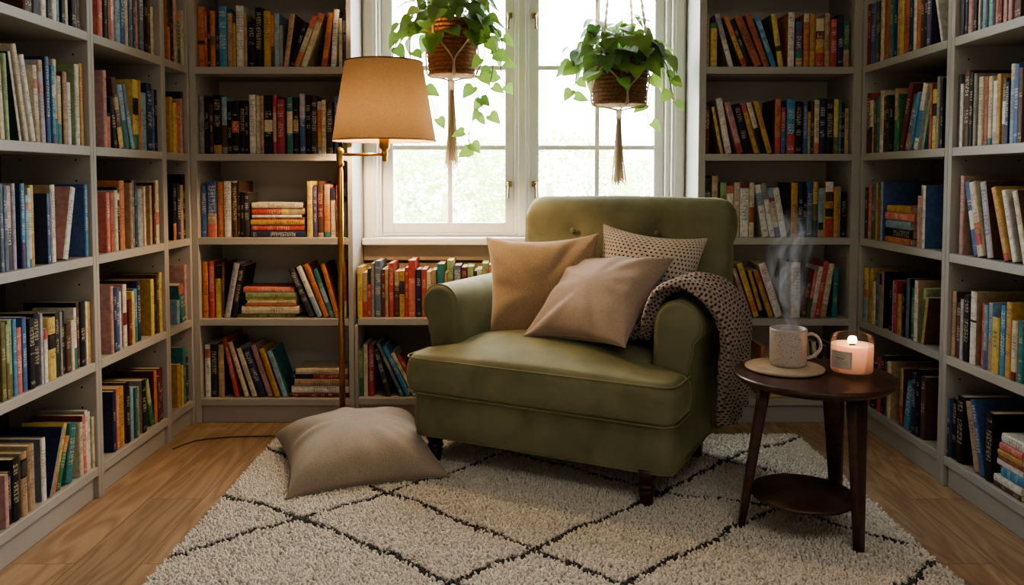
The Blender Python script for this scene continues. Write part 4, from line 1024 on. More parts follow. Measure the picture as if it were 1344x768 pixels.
rest = dict(V=[], F=[], T=[], I=[], U=[]); restP = [[], []]
seen_labels = {}
for line in BOOKS.split():
    f = line.split(',')
    bay, row = f[0], int(f[1]); u, z, th, t, h, d = map(float, f[2:8]); col, cov, bands, tx = f[8:12]; bold = f[12] == '1'; order = f[13]; own = f[14] == '1'
    wall = WALL[bay]; sb = SB[wall]+rb.uniform(0, .008)+(.014 if bay == 'W' else 0)
    if order[0] == 'F' : sb += rb.uniform(0, .006)
    dmax = (.245 if bay != 'W' else .17)
    d = min(d, dmax)
    V, F, T, I, U, P, PF = book_mesh(t, h, d, col, cov, bands, tx, bold)
    rz = {'B': 0, 'L': PI/2, 'R': -PI/2}[wall]
    Mx = Matrix.Translation(put(wall, u, sb, z+.0006)) @ Matrix.Rotation(rz, 4, 'Z') @ Matrix.Rotation(th, 4, 'Y')
    if not own:
        n0 = len(rest['V']); rest['V'] += [tuple(Mx @ Vector(v)) for v in V]; rest['F'] += [tuple(i+n0 for i in q) for q in F]
        rest['T'] += T; rest['I'] += I; rest['U'] += U
        n0 = len(restP[0]); restP[0] += [tuple(Mx @ Vector(v)) for v in P]; restP[1] += [tuple(i+n0 for i in q) for q in PF]
        continue
    me = make_mesh('book', V, F, T, I, U); me.materials.append(M_cover)
    o = bpy.data.objects.new('book', me); C.objects.link(o); o.matrix_world = Mx; W[o] = Mx
    pm = bpy.data.meshes.new('page_block'); pm.from_pydata(P, [], PF); pm.materials.append(M_pages)
    po = bpy.data.objects.new('page_block', pm); C.objects.link(po); po.parent = o
    cname = COL[col][0]; share = 0; bc = None
    for q in bands.split('/'):
        if q:
            a, b_, c = q.split('-')
            s = float(b_)-float(a)
            if s > .8: cname = COL[c][0]
            elif s > share and c != col: share, bc = s, COL[c][0]
    if bc == cname: bc = None
    shelf = SHELF[row] if bay != 'W' else ('upper shelf' if row == 0 else 'lower shelf')
    if order[0] == 'F':
        lab = '%s book lying %s from top of the stack, %s, %s' % (cname, ORD[int(order[1:])-1], shelf, PLACE[bay])
    else:
        ad = ('wide ' if t > .036 else 'thin ' if t < .014 else 'tall ' if h > .235 else 'short ' if h < .17 else '') if not bc else ''
        lean = ' leaning' if abs(th) > .12 else ''
        lab = '%s%s%s%s book, %s from left, %s, %s' % (lean.strip()+' ' if lean else '', ad, cname, (' and '+bc) if bc else '', ORD[max(0, int(order.rstrip('u'))-1)]+(' upright' if order.endswith('u') else ''), shelf, PLACE[bay])
    if len(lab.replace(',', '').split()) > 16: lab = lab.replace(' and '+(bc or ''), '')
    tag(o, lab, 'book', 'books on the %s of the %s' % (shelf, PLACE[bay]))
me = make_mesh('books', rest['V'], rest['F'], rest['T'], rest['I'], rest['U']); me.materials.append(M_cover)
o = bpy.data.objects.new('books', me); C.objects.link(o); W[o] = Matrix.Identity(4)
tag(o, 'the thinnest and smallest books filling the gaps on all the shelves', 'books', 'small books', 'stuff')
pm = bpy.data.meshes.new('page_blocks'); pm.from_pydata(restP[0], [], restP[1]); pm.materials.append(M_pages)
po = bpy.data.objects.new('page_blocks', pm); C.objects.link(po); po.parent = o; po['kind'] = 'stuff'
# ------------------------------------------------------------------ armchair
M_velvet = velvet('olive_velvet', srgb(104, 104, 80), srgb(130, 129, 102))
M_pipe = velvet('olive_piping', srgb(105, 107, 78), srgb(131, 132, 100))
M_leg = noisy('dark_walnut', srgb(46, 24, 18), srgb(66, 36, 26), 10, .35, stretch=(6, 6, 1), bump=.05)
CH = Vector((.060, 2.530, 0)); CA = -math.radians(27)
chair = thing('armchair', 'olive green velvet armchair with rolled arms and buttoned back on the rug', 'armchair', CH, rotz=CA)
CM = W[chair] @ Matrix.Diagonal((.955, 1, 1, 1))

def cobj(name, bm, m, parent=chair, smooth=True):
    return obj(name, bm, m, parent, smooth, M=CM)

def round_poly(pts, rad, seg=6):
    """pts: 2-D corners with a radius each; returns a rounded outline."""
    out = []; n = len(pts)
    for i in range(n):
        p = Vector(pts[i]); a = Vector(pts[i-1]); b_ = Vector(pts[(i+1) % n]); r = rad[i] if isinstance(rad, (list, tuple)) else rad
        if r <= 0: out.append(p); continue
        da, db = (a-p).normalized(), (b_-p).normalized()
        ang = da.angle(db); L = min(r/math.tan(ang/2), (a-p).length*.49, (b_-p).length*.49)
        s, e = p+da*L, p+db*L
        for k_ in range(seg+1):
            t = k_/seg; out.append((1-t)**2*s+2*t*(1-t)*p+t*t*e)
    return out

def slab(bm, outline, z0, z1, r, seg=4, bulge=0.0):
    """Upholstered block: plan outline, rounded upper and lower edges, sides bulging a little."""
    n = len(outline); cx = sum(p.x for p in outline)/n; cy = sum(p.y for p in outline)/n
    def ring(ins, z):
        q = []
        for i, p in enumerate(outline):
            t = (outline[(i+1) % n]-outline[i-1]).normalized(); nn = Vector((t.y, -t.x))
            q.append((p.x-nn.x*ins, p.y-nn.y*ins, z))
        return q
    rings = []
    for k_ in range(seg+1):
        a = PI/2*k_/seg; rings.append(ring(r-r*math.sin(a), z0+r-r*math.cos(a)))
    for k_ in range(1, 4): rings.append(ring(-bulge*math.sin(PI*k_/4), z0+r+(z1-z0-2*r)*k_/4))
    for k_ in range(seg+1):
        a = PI/2*k_/seg; rings.append(ring(r-r*math.cos(a), z1-r+r*math.sin(a)))
    loft(bm, rings)

# base below the cushion
plan = round_poly([(-.480, .012), (.480, .012), (.480, .60), (-.480, .60)], [.055, .055, .03, .03], 8)
bm = bmesh.new(); slab(bm, plan, .115, .272, .012, 4, .003)
base = cobj('base', bm, M_velvet)
bm = bmesh.new(); tube(bm, [(p.x*1.003, p.y-.001, .121) for p in plan], .0022, 6, closed=True); cobj('piping', bm, M_pipe, base)

# T-shaped seat cushion with a domed top
def tcushion():
    bm = bmesh.new()
    XO, XI, YF, YM, YBk = .495, .368, -.018, .158, .545
    xs = sorted(set([round(v, 4) for v in np.concatenate([np.linspace(-XO, -XI, 8), np.linspace(-XI, XI, 44), np.linspace(XI, XO, 8)])]))
    ys = sorted(set([round(v, 4) for v in np.concatenate([np.linspace(YF, YM, 14), np.linspace(YM, YBk, 24)])]))
    inside = lambda x, y: YF-1e-6 <= y <= YBk+1e-6 and abs(x) <= (XO if y <= YM+1e-6 else XI)+1e-6
    def dist(x, y):
        d = min(y-YF, YBk-y)
        if y <= YM: 
            d = min(d, XO-abs(x))
            if abs(x) > XI: d = min(d, YM-y)
            else: d = min(d, math.hypot(XI-abs(x), YM-y) if True else d)
        else: d = min(d, XI-abs(x))
        return max(d, 0)
    def warp(x, y):
        r = .055; cx, cy = XO-r, YF+r
        ax = abs(x)
        if ax > cx and y < cy:
            dx, dy = (ax-cx)/r, (cy-y)/r; m = max(dx, dy); L = math.hypot(dx, dy)
            if L > 1e-6: dx, dy = dx*m/L, dy*m/L
            return math.copysign(cx+dx*r, x), cy-dy*r
        return x, y
    re = .022
    def zt(x, y):
        d = dist(x, y)
        u = abs(x)/XI; v = (y-YF)/(YBk-YF)
        crown = .066*max(0, 1-min(1, u/1.32)**2.2)*min(1, (v/.42))**.75*(1-.35*max(0, v-.6)/.4)
        e = re*(1-math.sqrt(max(0, 1-(1-min(1, d/re))**2)))
        return .398+crown-e
    def zb(x, y):
        d = dist(x, y); e = re*.8*(1-math.sqrt(max(0, 1-(1-min(1, d/re))**2)))
        return .268+e
    top, bot = {}, {}
    for x in xs:
        for y in ys:
            if inside(x, y):
                wx, wy = warp(x, y)
                top[x, y] = bm.verts.new((wx, wy, zt(x, y))); bot[x, y] = bm.verts.new((wx, wy, zb(x, y)))
    for i in range(len(xs)-1):
        for j in range(len(ys)-1):
            q = [(xs[i], ys[j]), (xs[i+1], ys[j]), (xs[i+1], ys[j+1]), (xs[i], ys[j+1])]
            if all(k_ in top for k_ in q) and inside((xs[i]+xs[i+1])/2, (ys[j]+ys[j+1])/2):
                bm.faces.new([top[k_] for k_ in q]); bm.faces.new([bot[k_] for k_ in reversed(q)])
    # close the sides
    tv = {v: k_ for k_, v in top.items()}
    be = [e for e in bm.edges if len(e.link_faces) == 1 and e.verts[0] in tv and e.verts[1] in tv]
    mids = {}
    def mid(v, f):
        key = (v, f)
        if key not in mids:
            k_ = tv[v]; a, b_ = v.co, bot[k_].co; p = a.lerp(b_, f); nb = .006*math.sin(PI*f)
            if k_[1] <= YF+1e-6: p = p+Vector((0, -nb, 0))
            if abs(k_[0]) >= XO-1e-6: p = p+Vector((math.copysign(nb, k_[0]), 0, 0))
            mids[key] = bm.verts.new(p)
        return mids[key]
    lev = [0, .25, .5, .75, 1]
    for e in be:
        a, b_ = e.verts
        def at(v, f): return v if f == 0 else (bot[tv[v]] if f == 1 else mid(v, f))
        for s in range(4):
            bm.faces.new((at(a, lev[s]), at(b_, lev[s]), at(b_, lev[s+1]), at(a, lev[s+1])))
    for v in [v for v in bm.verts if not v.link_faces]: bm.verts.remove(v)
    edge = [(*warp(x, YF), 0) for x in xs]
    left = [(*warp(-XO, y), 0) for y in reversed([y for y in ys if y <= YM])]
    right = [(*warp(XO, y), 0) for y in ys if y <= YM]
    pts = left+edge+right
    return bm, [Vector((p[0]*1.001, p[1]-.001, 0)) for p in pts]
bm, seam = tcushion()
cush = cobj('seat_cushion', bm, M_velvet)
clean = [seam[0]]
for p in seam[1:]:
    if (p-clean[-1]).length > .004: clean.append(p)
bm = bmesh.new()
tube(bm, [(p.x, p.y, .3915) for p in clean], .0025, 6); tube(bm, [(p.x, p.y, .274) for p in clean], .0025, 6)
cobj('piping', bm, M_pipe, cush)

# rolled arms
def arm(side):
    cx, cz, r = .452, .545, .076
    prof = [(.372, .262), (.372, .36), (.374, .46)]
    for k_ in range(0, 15):
        a = PI-(PI+PI*.27)*k_/14
        prof.append((cx+r*math.cos(a), cz+r*math.sin(a)))
    prof += [(.502, .462), (.493, .43), (.487, .39), (.483, .34), (.4805, .26), (.4805, .125), (.44, .122), (.40, .20)]
    sp = [(side*a, b_) for a, b_ in prof]
    gx = sum(a for a, _ in sp)/len(sp); gz = sum(b_ for _, b_ in sp)/len(sp)
    def ring(ins, y):
        q = []; n = len(sp)
        for i, (a, b_) in enumerate(sp):
            t = Vector((sp[(i+1) % n][0]-sp[i-1][0], sp[(i+1) % n][1]-sp[i-1][1])).normalized()
            nn = Vector((-t.y, t.x))*side
            q.append((a-nn.x*ins, y, b_-nn.y*ins))
        return q
    bm = bmesh.new(); rings = []
    for k_ in range(6):
        a = PI/2*k_/5; rings.append(ring(.018-.018*math.sin(a), .150+.018-.018*math.cos(a)))
    for y in np.linspace(.19, .57, 9): rings.append(ring(0, y))
    for k_ in range(1, 5):
        a = PI/2*k_/4; rings.append(ring(.02-.02*math.cos(a), .585+.02*math.sin(a)))
    loft(bm, rings)
    o = cobj('arm', bm, M_velvet)
    bm = bmesh.new()
    pts = [(p[0], .1625, p[2]) for p in ring(-.0005, 0)]
    pts = pts[1:21]
    tube(bm, spline(pts, 2), .0024, 6)
    cobj('piping', bm, M_pipe, o)
    return o
arm(-1); arm(1)

# backrest: leaning panel with a roll at the top, two buttons
def backrest():
    x0, x1 = -.310, .528
    prof = [(.455, .26), (.470, .36), (.490, .46), (.512, .58), (.536, .70), (.556, .80)]
    c = (.640, .852); r = .078
    for k_ in range(0, 13):
        a = PI*.97-(PI*1.45)*k_/12
        prof.append((c[0]+r*math.cos(a)*1.05, c[1]+r*math.sin(a)))
    prof += [(.655, .70), (.625, .55), (.603, .40), (.600, .25), (.60, .13), (.52, .125), (.47, .18)]
    P = [Vector((0, a, b_)) for a, b_ in prof]
    P = spline(P+[P[0]], 3)[:-1]
    n = len(P)
    nrm = []
    for i in range(n):
        t = (P[(i+1) % n]-P[i-1]).normalized(); nrm.append(Vector((0, -t.z, t.y)))
    cen = sum(P, Vector())/n
    if sum((P[i]-cen).dot(nrm[i]) for i in range(n)) < 0: nrm = [-q for q in nrm]
    btn = [(-.085, .800), (.26, .800)]
    rings = []
    xs = [(x0+.034-.034*math.cos(a), .034-.034*math.sin(a)) for a in np.linspace(0, PI/2, 8)]
    xs += [(x, 0) for x in np.linspace(x0+.04, x1-.04, 60)]
    xs += [(x1-.034+.034*math.sin(a), .034-.034*math.cos(a)) for a in np.linspace(0, PI/2, 8)]
    for x, ins in xs:
        q = []
        for i, p in enumerate(P):
            e = max(0, 1-min(x-x0, x1-x)/.075)
            v = Vector((x, p.y, p.z-max(0, p.z-.62)*.085*e**2))-nrm[i]*ins
            if nrm[i].y < -.3:
                w = .010*math.cos((x-.109)/.43*PI/2)*max(0, min(1, (p.z-.4)/.3))
                v += nrm[i]*w
                for bx, bz in btn:
                    d2 = ((x-bx)/.04)**2+((p.z-bz)/.04)**2; v -= nrm[i]*.017*math.exp(-d2)
                    d3 = ((x-bx)/.012)**2; 
                    if p.z < bz: v -= nrm[i]*.0035*math.exp(-d3)*math.exp(-(bz-p.z)/.12)
            q.append(v)
        rings.append(q)
    bm = bmesh.new(); loft(bm, rings)
    o = cobj('backrest', bm, M_velvet)
    for bx, bz in btn:
        yy = min((p for p in P if p.y < .62), key=lambda p: abs(p.z-bz)+(0 if p.y < .60 else 9)).y
        bm = bmesh.new()
        lathe(bm, [(.0005, .009), (.007, .008), (.0115, .005), (.013, .001), (.012, -.004), (.0005, -.005)], seg=16)
        bmesh.ops.transform(bm, matrix=Matrix.Translation((bx, yy-.004, bz)) @ Matrix.Rotation(PI/2+.19, 4, 'X'), verts=bm.verts)
        cobj('button', bm, M_pipe, o)
    for x, s in ((x1-.009, 1), (x0+.009, -1)):
        bm = bmesh.new()
        pts = [Vector((x, p.y, p.z-max(0, p.z-.62)*.08))-nrm[i]*.010 for i, p in enumerate(P) if p.z > .42 and not (p.y > .61 and p.z < .68)]
        ix = max(range(len(pts)-1), key=lambda i: (pts[i+1]-pts[i]).length)
        if (pts[ix+1]-pts[ix]).length > .1: pts = pts[ix+1:]+pts[:ix+1]
        tube(bm, pts, .0024, 6); cobj('piping', bm, M_pipe, o)
backrest()

# turned front legs, plain rear legs
for x, y in ((-.415, .070), (.392, .040)):
    bm = bmesh.new()
    lathe(bm, [(.034, .120), (.0355, .112), (.034, .098), (.029, .084), (.025, .076), (.024, .071), (.0285, .067), (.0285, .060), (.024, .057), (.0235, .053), (.027, .049), (.026, .043), (.0235, .040), (.0215, .020), (.0185, .004), (.017, .0)], (x, y, .009), 24)
    cobj('leg', bm, M_leg)
for x, y in ((-.42, .535), (.42, .535)):
    bm = bmesh.new()
    loft(bm, [[(x-a, y-a, z), (x+a, y-a, z), (x+a, y+a, z), (x-a, y+a, z)] for a, z in ((.026, .120), (.017, .009))])
    cobj('leg', bm, M_leg, smooth=False)

# ------------------------------------------------------------------ cushions
def pillow(name, label, c, rot, s, th, mat, cat='cushion', floor_z=None, uvs=1.0, seed=0, sy=None, th2=None, n=56, group=None, wr=1.0):
    bm = bmesh.new(); uvl = bm.loops.layers.uv.new('UVMap')
    sy = sy or s; th2 = th if th2 is None else th2
    M = Matrix.Translation(c) @ Matrix.Rotation(rot[2], 4, 'Z') @ Matrix.Rotation(rot[1], 4, 'Y') @ Matrix.Rotation(rot[0], 4, 'X')
    grid = {}
    for side in (0, 1):
        for i in range(n+1):
            for j in range(n+1):
                u, v = -math.cos(PI*i/n), -math.cos(PI*j/n)
                u = .6*u+.4*(2*i/n-1); v = .6*v+.4*(2*j/n-1)
                edge = i in (0, n) or j in (0, n)
                if side and edge: grid[1, i, j] = grid[0, i, j]; continue
                x = s/2*u*(1-.12*(1-v*v)*(abs(u)**1.5)); z = sy/2*v*(1-.12*(1-u*u)*(abs(v)**1.5))
                t = (max(0, 1-abs(u)**2.2)*max(0, 1-abs(v)**2.2))**.46
                q = Vector((x*9, z*9, side*7+seed))
                corner = abs(u*v)**1.3
                rad = noise.noise(Vector((math.atan2(v, u)*3.2, side*3+seed, .3)))*.026*(abs(u)**2+abs(v)**2)*(1-max(abs(u), abs(v))**6)
                fold = noise.noise(q*.55)*.012*t+noise.noise(q*1.6)*.0035*t+rad*wr
                y = (-(th/2)*t-fold) if side == 0 else ((th2/2)*t+fold*.6)
                p = M @ Vector((x, y, z))
                if floor_z is not None and p.z < floor_z: p.z = floor_z+(p.z-floor_z)*.02
                grid[side, i, j] = bm.verts.new(p)
    for side in (0, 1):
        for i in range(n):
            for j in range(n):
                q = [(i, j), (i+1, j), (i+1, j+1), (i, j+1)]
                if side: q.reverse()
                f = bm.faces.new([grid[side, a, b_] for a, b_ in q]); f.smooth = True
                for lp, (a, b_) in zip(f.loops, q): lp[uvl].uv = (a/n*s*uvs, b_/n*sy*uvs)
    me = bpy.data.meshes.new(name); bmesh.ops.recalc_face_normals(bm, faces=bm.faces)
    rim = [M @ Vector((0, 0, 0))]
    loopi = [grid[0, i, 0].co.copy() for i in range(n+1)]+[grid[0, n, j].co.copy() for j in range(1, n+1)]+[grid[0, i, n].co.copy() for i in range(n-1, -1, -1)]+[grid[0, 0, j].co.copy() for j in range(n-1, 0, -1)]
    bm.to_mesh(me); bm.free()
    o = finish(name, me, mat, None, True); recentre(o)
    tag(o, label, cat, group)
    bm = bmesh.new(); tube(bm, loopi[::1], .0016, 5, closed=True)
    so = obj('seam', bm, mat, o, True)
    return o
M_tan = fabric('tan_linen', srgb(146, 122, 98), srgb(186, 160, 132))
M_taupe = fabric('taupe_linen', srgb(140, 122, 110), srgb(176, 156, 142))
M_grey = fabric('beige_grey_linen', srgb(138, 126, 114), srgb(172, 158, 144))
M_knitp = knit('open_knit_cream', srgb(200, 188, 174), srgb(70, 58, 50), .0150, .0135, .15, True)
pillow('cushion', 'plain tan linen cushion leaning against the left arm of the armchair', (.118, 2.955, .580), (-.22, -.05, -.20), .425, .15, M_tan, seed=1.3)
pillow('cushion', 'dotted open knit cream cushion behind the taupe one on the armchair', (.476, 2.862, .622), (-.24, .10, -.50), .39, .13, M_knitp, seed=4.1, wr=.5)
pillow('cushion', 'taupe linen cushion lying in front of the two others on the seat', (.300, 2.755, .590), (-.915, -.044, -.698), .414, .15, M_taupe, seed=7.7)
pillow('floor_cushion', 'large beige grey cushion lying on the rug beside the armchair', (-.530, 2.755, .042), (-1.474, -.026, .341), .52, .27, M_grey, 'cushion', floor_z=.022, seed=9.2, th2=.10, wr=1.3)

# ------------------------------------------------------------------ knitted throw over the right arm
M_throw = knit('chunky_knit_throw', srgb(166, 150, 138), srgb(62, 50, 44), .0130, .0110, .22, True, 1.0)
def throw():
    path = spline([(.268, 0, .462), (.300, 0, .478), (.333, 0, .475), (.350, 0, .51), (.358, 0, .56), (.385, 0, .618), (.430, 0, .646), (.478, 0, .648), (.530, 0, .624), (.568, 0, .57), (.583, 0, .50),
                   (.575, 0, .43), (.572, 0, .38), (.569, 0, .33), (.567, 0, .275), (.565, 0, .222)], 6)
    n = len(path); L = [0]
    for i in range(1, n): L.append(L[-1]+(path[i]-path[i-1]).length)
    nv = 90
    bm = bmesh.new(); uvl = bm.loops.layers.uv.new('UVMap'); g = {}
    key = [(0, .235, .300), (.10, .205, .330), (.20, .180, .385), (.36, .168, .440), (.48, .160, .490), (.60, .158, .520), (.75, .172, .535), (.90, .195, .540), (1, .215, .530)]
    def wid(f):
        for a, b_ in zip(key, key[1:]):
            if f <= b_[0]:
                t = (f-a[0])/(b_[0]-a[0]); t = t*t*(3-2*t)
                return a[1]+(b_[1]-a[1])*t, a[2]+(b_[2]-a[2])*t
        return key[-1][1:]
    for i, p in enumerate(path):
        f = L[i]/L[-1]; y0, y1 = wid(f)
        t = (path[min(i+1, n-1)]-path[max(i-1, 0)]).normalized(); nn = Vector((-t.z, 0, t.x))
        for j in range(nv+1):
            v = j/nv
            ph = 2*PI*4.3*(v+.05*math.sin(5*f+1.2)) + .5*math.sin(7*f)
            amp = .015+.010*max(0, f-.35)+.008*max(0, .2-f)/.2
            fold = (abs(math.sin(ph/2))**.8*2-1)*amp+amp
            fold += .012*noise.noise(Vector((v*3, f*4, 2.2)))*(1 if f > .15 else .6)
            edge = .010*noise.noise(Vector((f*9, j > nv/2, 0)))
            q = p+nn*fold+Vector((0, y0+(y1-y0)*v+edge, 0))
            if f > .93: q.z += .012*math.sin(v*9+1)*(f-.93)/.07
            q.z = max(q.z, .03)
            g[i, j] = bm.verts.new(CM @ q)
    wm = .34
    for i in range(n-1):
        for j in range(nv):
            q = [(i, j), (i, j+1), (i+1, j+1), (i+1, j)]
            fc = bm.faces.new([g[k_] for k_ in q]); fc.smooth = True
            for lp, (a, b_) in zip(fc.loops, q): lp[uvl].uv = (b_/nv*wm, L[a])
    me = bpy.data.meshes.new('throw_blanket'); bm.to_mesh(me); bm.free()
    o = finish('throw_blanket', me, M_throw, None, True); recentre(o)
    md = o.modifiers.new('thick', 'SOLIDIFY'); md.thickness = .009; md.offset = -.2
    return tag(o, 'chunky taupe knitted throw draped over the right arm of the armchair', 'blanket')
throw()

# ------------------------------------------------------------------ rug
def rug():
    x0, x1, y0, y1 = -.892, 1.105, .95, 3.065
    bm = bmesh.new(); box(bm, x0, x1, y0, y1, .0005, .008, .003)
    o = obj('rug', bm, noisy('rug_backing', srgb(170, 158, 140), srgb(186, 174, 156), 200, .95)); recentre(o)
    tag(o, 'cream shaggy rug with thin dark diamond lines on the oak floor', 'rug')
    lines = [[(-1.0, 3.02), (-.914, 2.93), (-.683, 2.73), (-.379, 2.49), (.058, 2.10), (.5, 1.72), (1.1, 1.2)],
             [(-1.0, 2.56), (-.88, 2.46), (-.606, 2.30), (-.206, 1.98), (.25, 1.60), (.8, 1.10)],
             [(-1.0, 1.97), (-.606, 2.30), (-.379, 2.49), (0, 2.87), (.22, 3.1)],
             [(-.55, 1.55), (.058, 2.10), (.48, 2.49), (.75, 2.78), (.898, 2.90), (1.12, 3.03)],
             [(-.3, 3.15), (0, 2.87), (.48, 2.49), (.808, 2.385), (1.12, 2.07)],
             [(-.2, 1.50), (.348, 1.98), (.808, 2.385), (1.12, 2.66)],
             [(-1.0, 1.80), (-.6, 1.45), (-.2, 1.12)], [(.25, 1.35), (.7, 1.70), (1.12, 2.05)], [(.5, 3.1), (.75, 2.78), (1.12, 2.45)]]
    rs = np.random.RandomState(3)
    sp = .0066
    gx, gy = np.meshgrid(np.arange(x0+.004, x1, sp), np.arange(y0+.004, y1, sp))
    px = gx.ravel()+rs.uniform(-.004, .004, gx.size); py = gy.ravel()+rs.uniform(-.004, .004, gx.size)
    n = px.size
    d = np.full(n, 9.0)
    jx = px+.006*np.sin(py*23)+.004*np.sin(px*41+py*17); jy = py+.006*np.sin(px*27)+rs.uniform(-.004, .004, n)
    for ln in lines:
        for (ax, ay), (bx, by) in zip(ln, ln[1:]):
            vx, vy = bx-ax, by-ay; t = np.clip(((jx-ax)*vx+(jy-ay)*vy)/(vx*vx+vy*vy), 0, 1)
            d = np.minimum(d, np.hypot(jx-ax-t*vx, jy-ay-t*vy))
    dark = (d < .0110+rs.uniform(-.005, .004, n))
    cream = np.array(srgb(228, 220, 208)[:3]); grey = np.array(srgb(62, 57, 52)[:3])
    var = rs.uniform(.84, 1.10, n)[:, None]
    col = np.where(dark[:, None], grey*rs.uniform(.6, 1.9, n)[:, None], cream*var)
    h = np.where(dark, rs.uniform(.007, .012, n), rs.uniform(.009, .017, n))
    lean = rs.uniform(-1, 1, (n, 2))*.007
    rad = rs.uniform(.0033, .0053, n)
    # one curled tuft: six-sided, three rings, twisted over to its tip
    seg = 5; ringz = [0.0, .55, .88]; ringr = [.75, 1.0, .62]
    nv = seg*3+1
    V = np.zeros((n, nv, 3)); a0 = rs.uniform(0, 6.28, n)
    for q in range(3):
        for s in range(seg):
            a = a0+2*PI*s/seg+q*.5
            V[:, q*seg+s, 0] = px+np.cos(a)*rad*ringr[q]+lean[:, 0]*ringz[q]**2
            V[:, q*seg+s, 1] = py+np.sin(a)*rad*ringr[q]+lean[:, 1]*ringz[q]**2
            V[:, q*seg+s, 2] = .006+h*ringz[q]
    V[:, -1, 0] = px+lean[:, 0]; V[:, -1, 1] = py+lean[:, 1]; V[:, -1, 2] = .006+h
    F = []
    for q in range(2):
        for s in range(seg):
            t = (s+1) % seg; F.append((q*seg+s, q*seg+t, (q+1)*seg+t, (q+1)*seg+s))
    T = [(2*seg+s, 2*seg+(s+1) % seg, nv-1) for s in range(seg)]
    base = np.arange(n)[:, None]*nv
    quad = (np.array(F)[None]+base[:, :, None]).reshape(n, -1); tri = (np.array(T)[None]+base[:, :, None]).reshape(n, -1)
    loops = np.concatenate([quad, tri], 1).ravel()
    tot = np.tile(np.array([4]*len(F)+[3]*len(T)), n); start = np.concatenate([[0], np.cumsum(tot)[:-1]])
    me = bpy.data.meshes.new('rug_pile')
    me.vertices.add(n*nv); me.vertices.foreach_set('co', V.ravel().astype(np.float32))
    me.loops.add(loops.size); me.loops.foreach_set('vertex_index', loops.astype(np.int32))
    me.polygons.add(tot.size); me.polygons.foreach_set('loop_start', start.astype(np.int32)); me.polygons.foreach_set('loop_total', tot.astype(np.int32))
    me.polygons.foreach_set('use_smooth', np.ones(tot.size, dtype=bool))
    me.update(calc_edges=True)
    at = me.color_attributes.new('tint', 'FLOAT_COLOR', 'POINT')
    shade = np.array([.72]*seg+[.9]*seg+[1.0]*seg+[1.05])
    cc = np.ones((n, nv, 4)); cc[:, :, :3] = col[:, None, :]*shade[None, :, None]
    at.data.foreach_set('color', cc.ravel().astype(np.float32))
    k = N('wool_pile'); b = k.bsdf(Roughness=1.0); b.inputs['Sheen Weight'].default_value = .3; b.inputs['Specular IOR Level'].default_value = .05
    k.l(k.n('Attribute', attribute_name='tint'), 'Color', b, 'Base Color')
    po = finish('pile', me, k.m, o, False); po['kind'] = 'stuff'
rug()

# ------------------------------------------------------------------ side table and what stands on it
M_walnut = noisy('walnut_table', srgb(52, 31, 25), srgb(74, 46, 37), 6, .36, stretch=(9, 1.2, 9), bump=.05, coat=.15)
TX, TY, TZ = .838, 2.205, .462
table = thing('side_table', 'round dark walnut side table with three splayed legs, right of the armchair', 'table', (TX, TY, 0))
bm = bmesh.new(); lathe(bm, [(.001, -.026), (.185, -.026), (.200, -.021), (.2125, -.010), (.2145, -.004), (.212, 0), (.2085, .001), (.001, .001)], (TX, TY, TZ-.001), 72)
obj('tabletop', bm, M_walnut, table, False)
bm = bmesh.new(); lathe(bm, [(.001, -.013), (.132, -.013), (.139, -.010), (.1415, -.004), (.140, 0), (.001, .0)], (TX-.022, TY+.01, .125), 56)
obj('lower_shelf', bm, M_walnut, table, False)
feet = [(.653, 2.245), (.921, 2.088), (.958, 2.328)]
for fx, fy in feet:
    d = Vector((fx-TX, fy-TY, 0)); d.normalize(); s = Vector((-d.y, d.x, 0))
    top = Vector((TX, TY, TZ-.026))+d*.128
    bot = Vector((fx, fy, .009))
    bm = bmesh.new(); rings = []
    for t in np.linspace(0, 1, 6):
        c = top.lerp(bot, t); a = .0310*(1-t)+.0140*t; b_ = .015*(1-t)+.010*t
        pl = round_poly([(-a, -b_), (a, -b_), (a, b_), (-a, b_)], .006, 3)
        rings.append([c+s*p.x+d*p.y for p in pl])
    loft(bm, rings); lg = obj('leg', bm, M_walnut, table, True)
    # bracket that carries the lower shelf
    t = (TZ-.026-.118)/(TZ-.03); c = top.lerp(bot, t)
    bm = bmesh.new(); tube(bm, [c-d*.005, Vector((TX-.022, TY+.01, .108)).lerp(c, .62)], .006, 8); obj('bracket', bm, M_walnut, lg, True)

k = N('oatmeal_stone'); M_coast = noisy('oatmeal_stone', srgb(166, 148, 130), srgb(182, 164, 146), 40, .75, bump=.1, bscale=200)
bm = bmesh.new(); lathe(bm, [(.001, 0), (.098, 0), (.107, .003), (.108, .008), (.104, .0105), (.001, .0105)], (.772, 2.252, TZ), 64)
o = obj('coaster', bm, M_coast, None, False); recentre(o); tag(o, 'round beige coaster under the speckled mug on the side table', 'coaster')

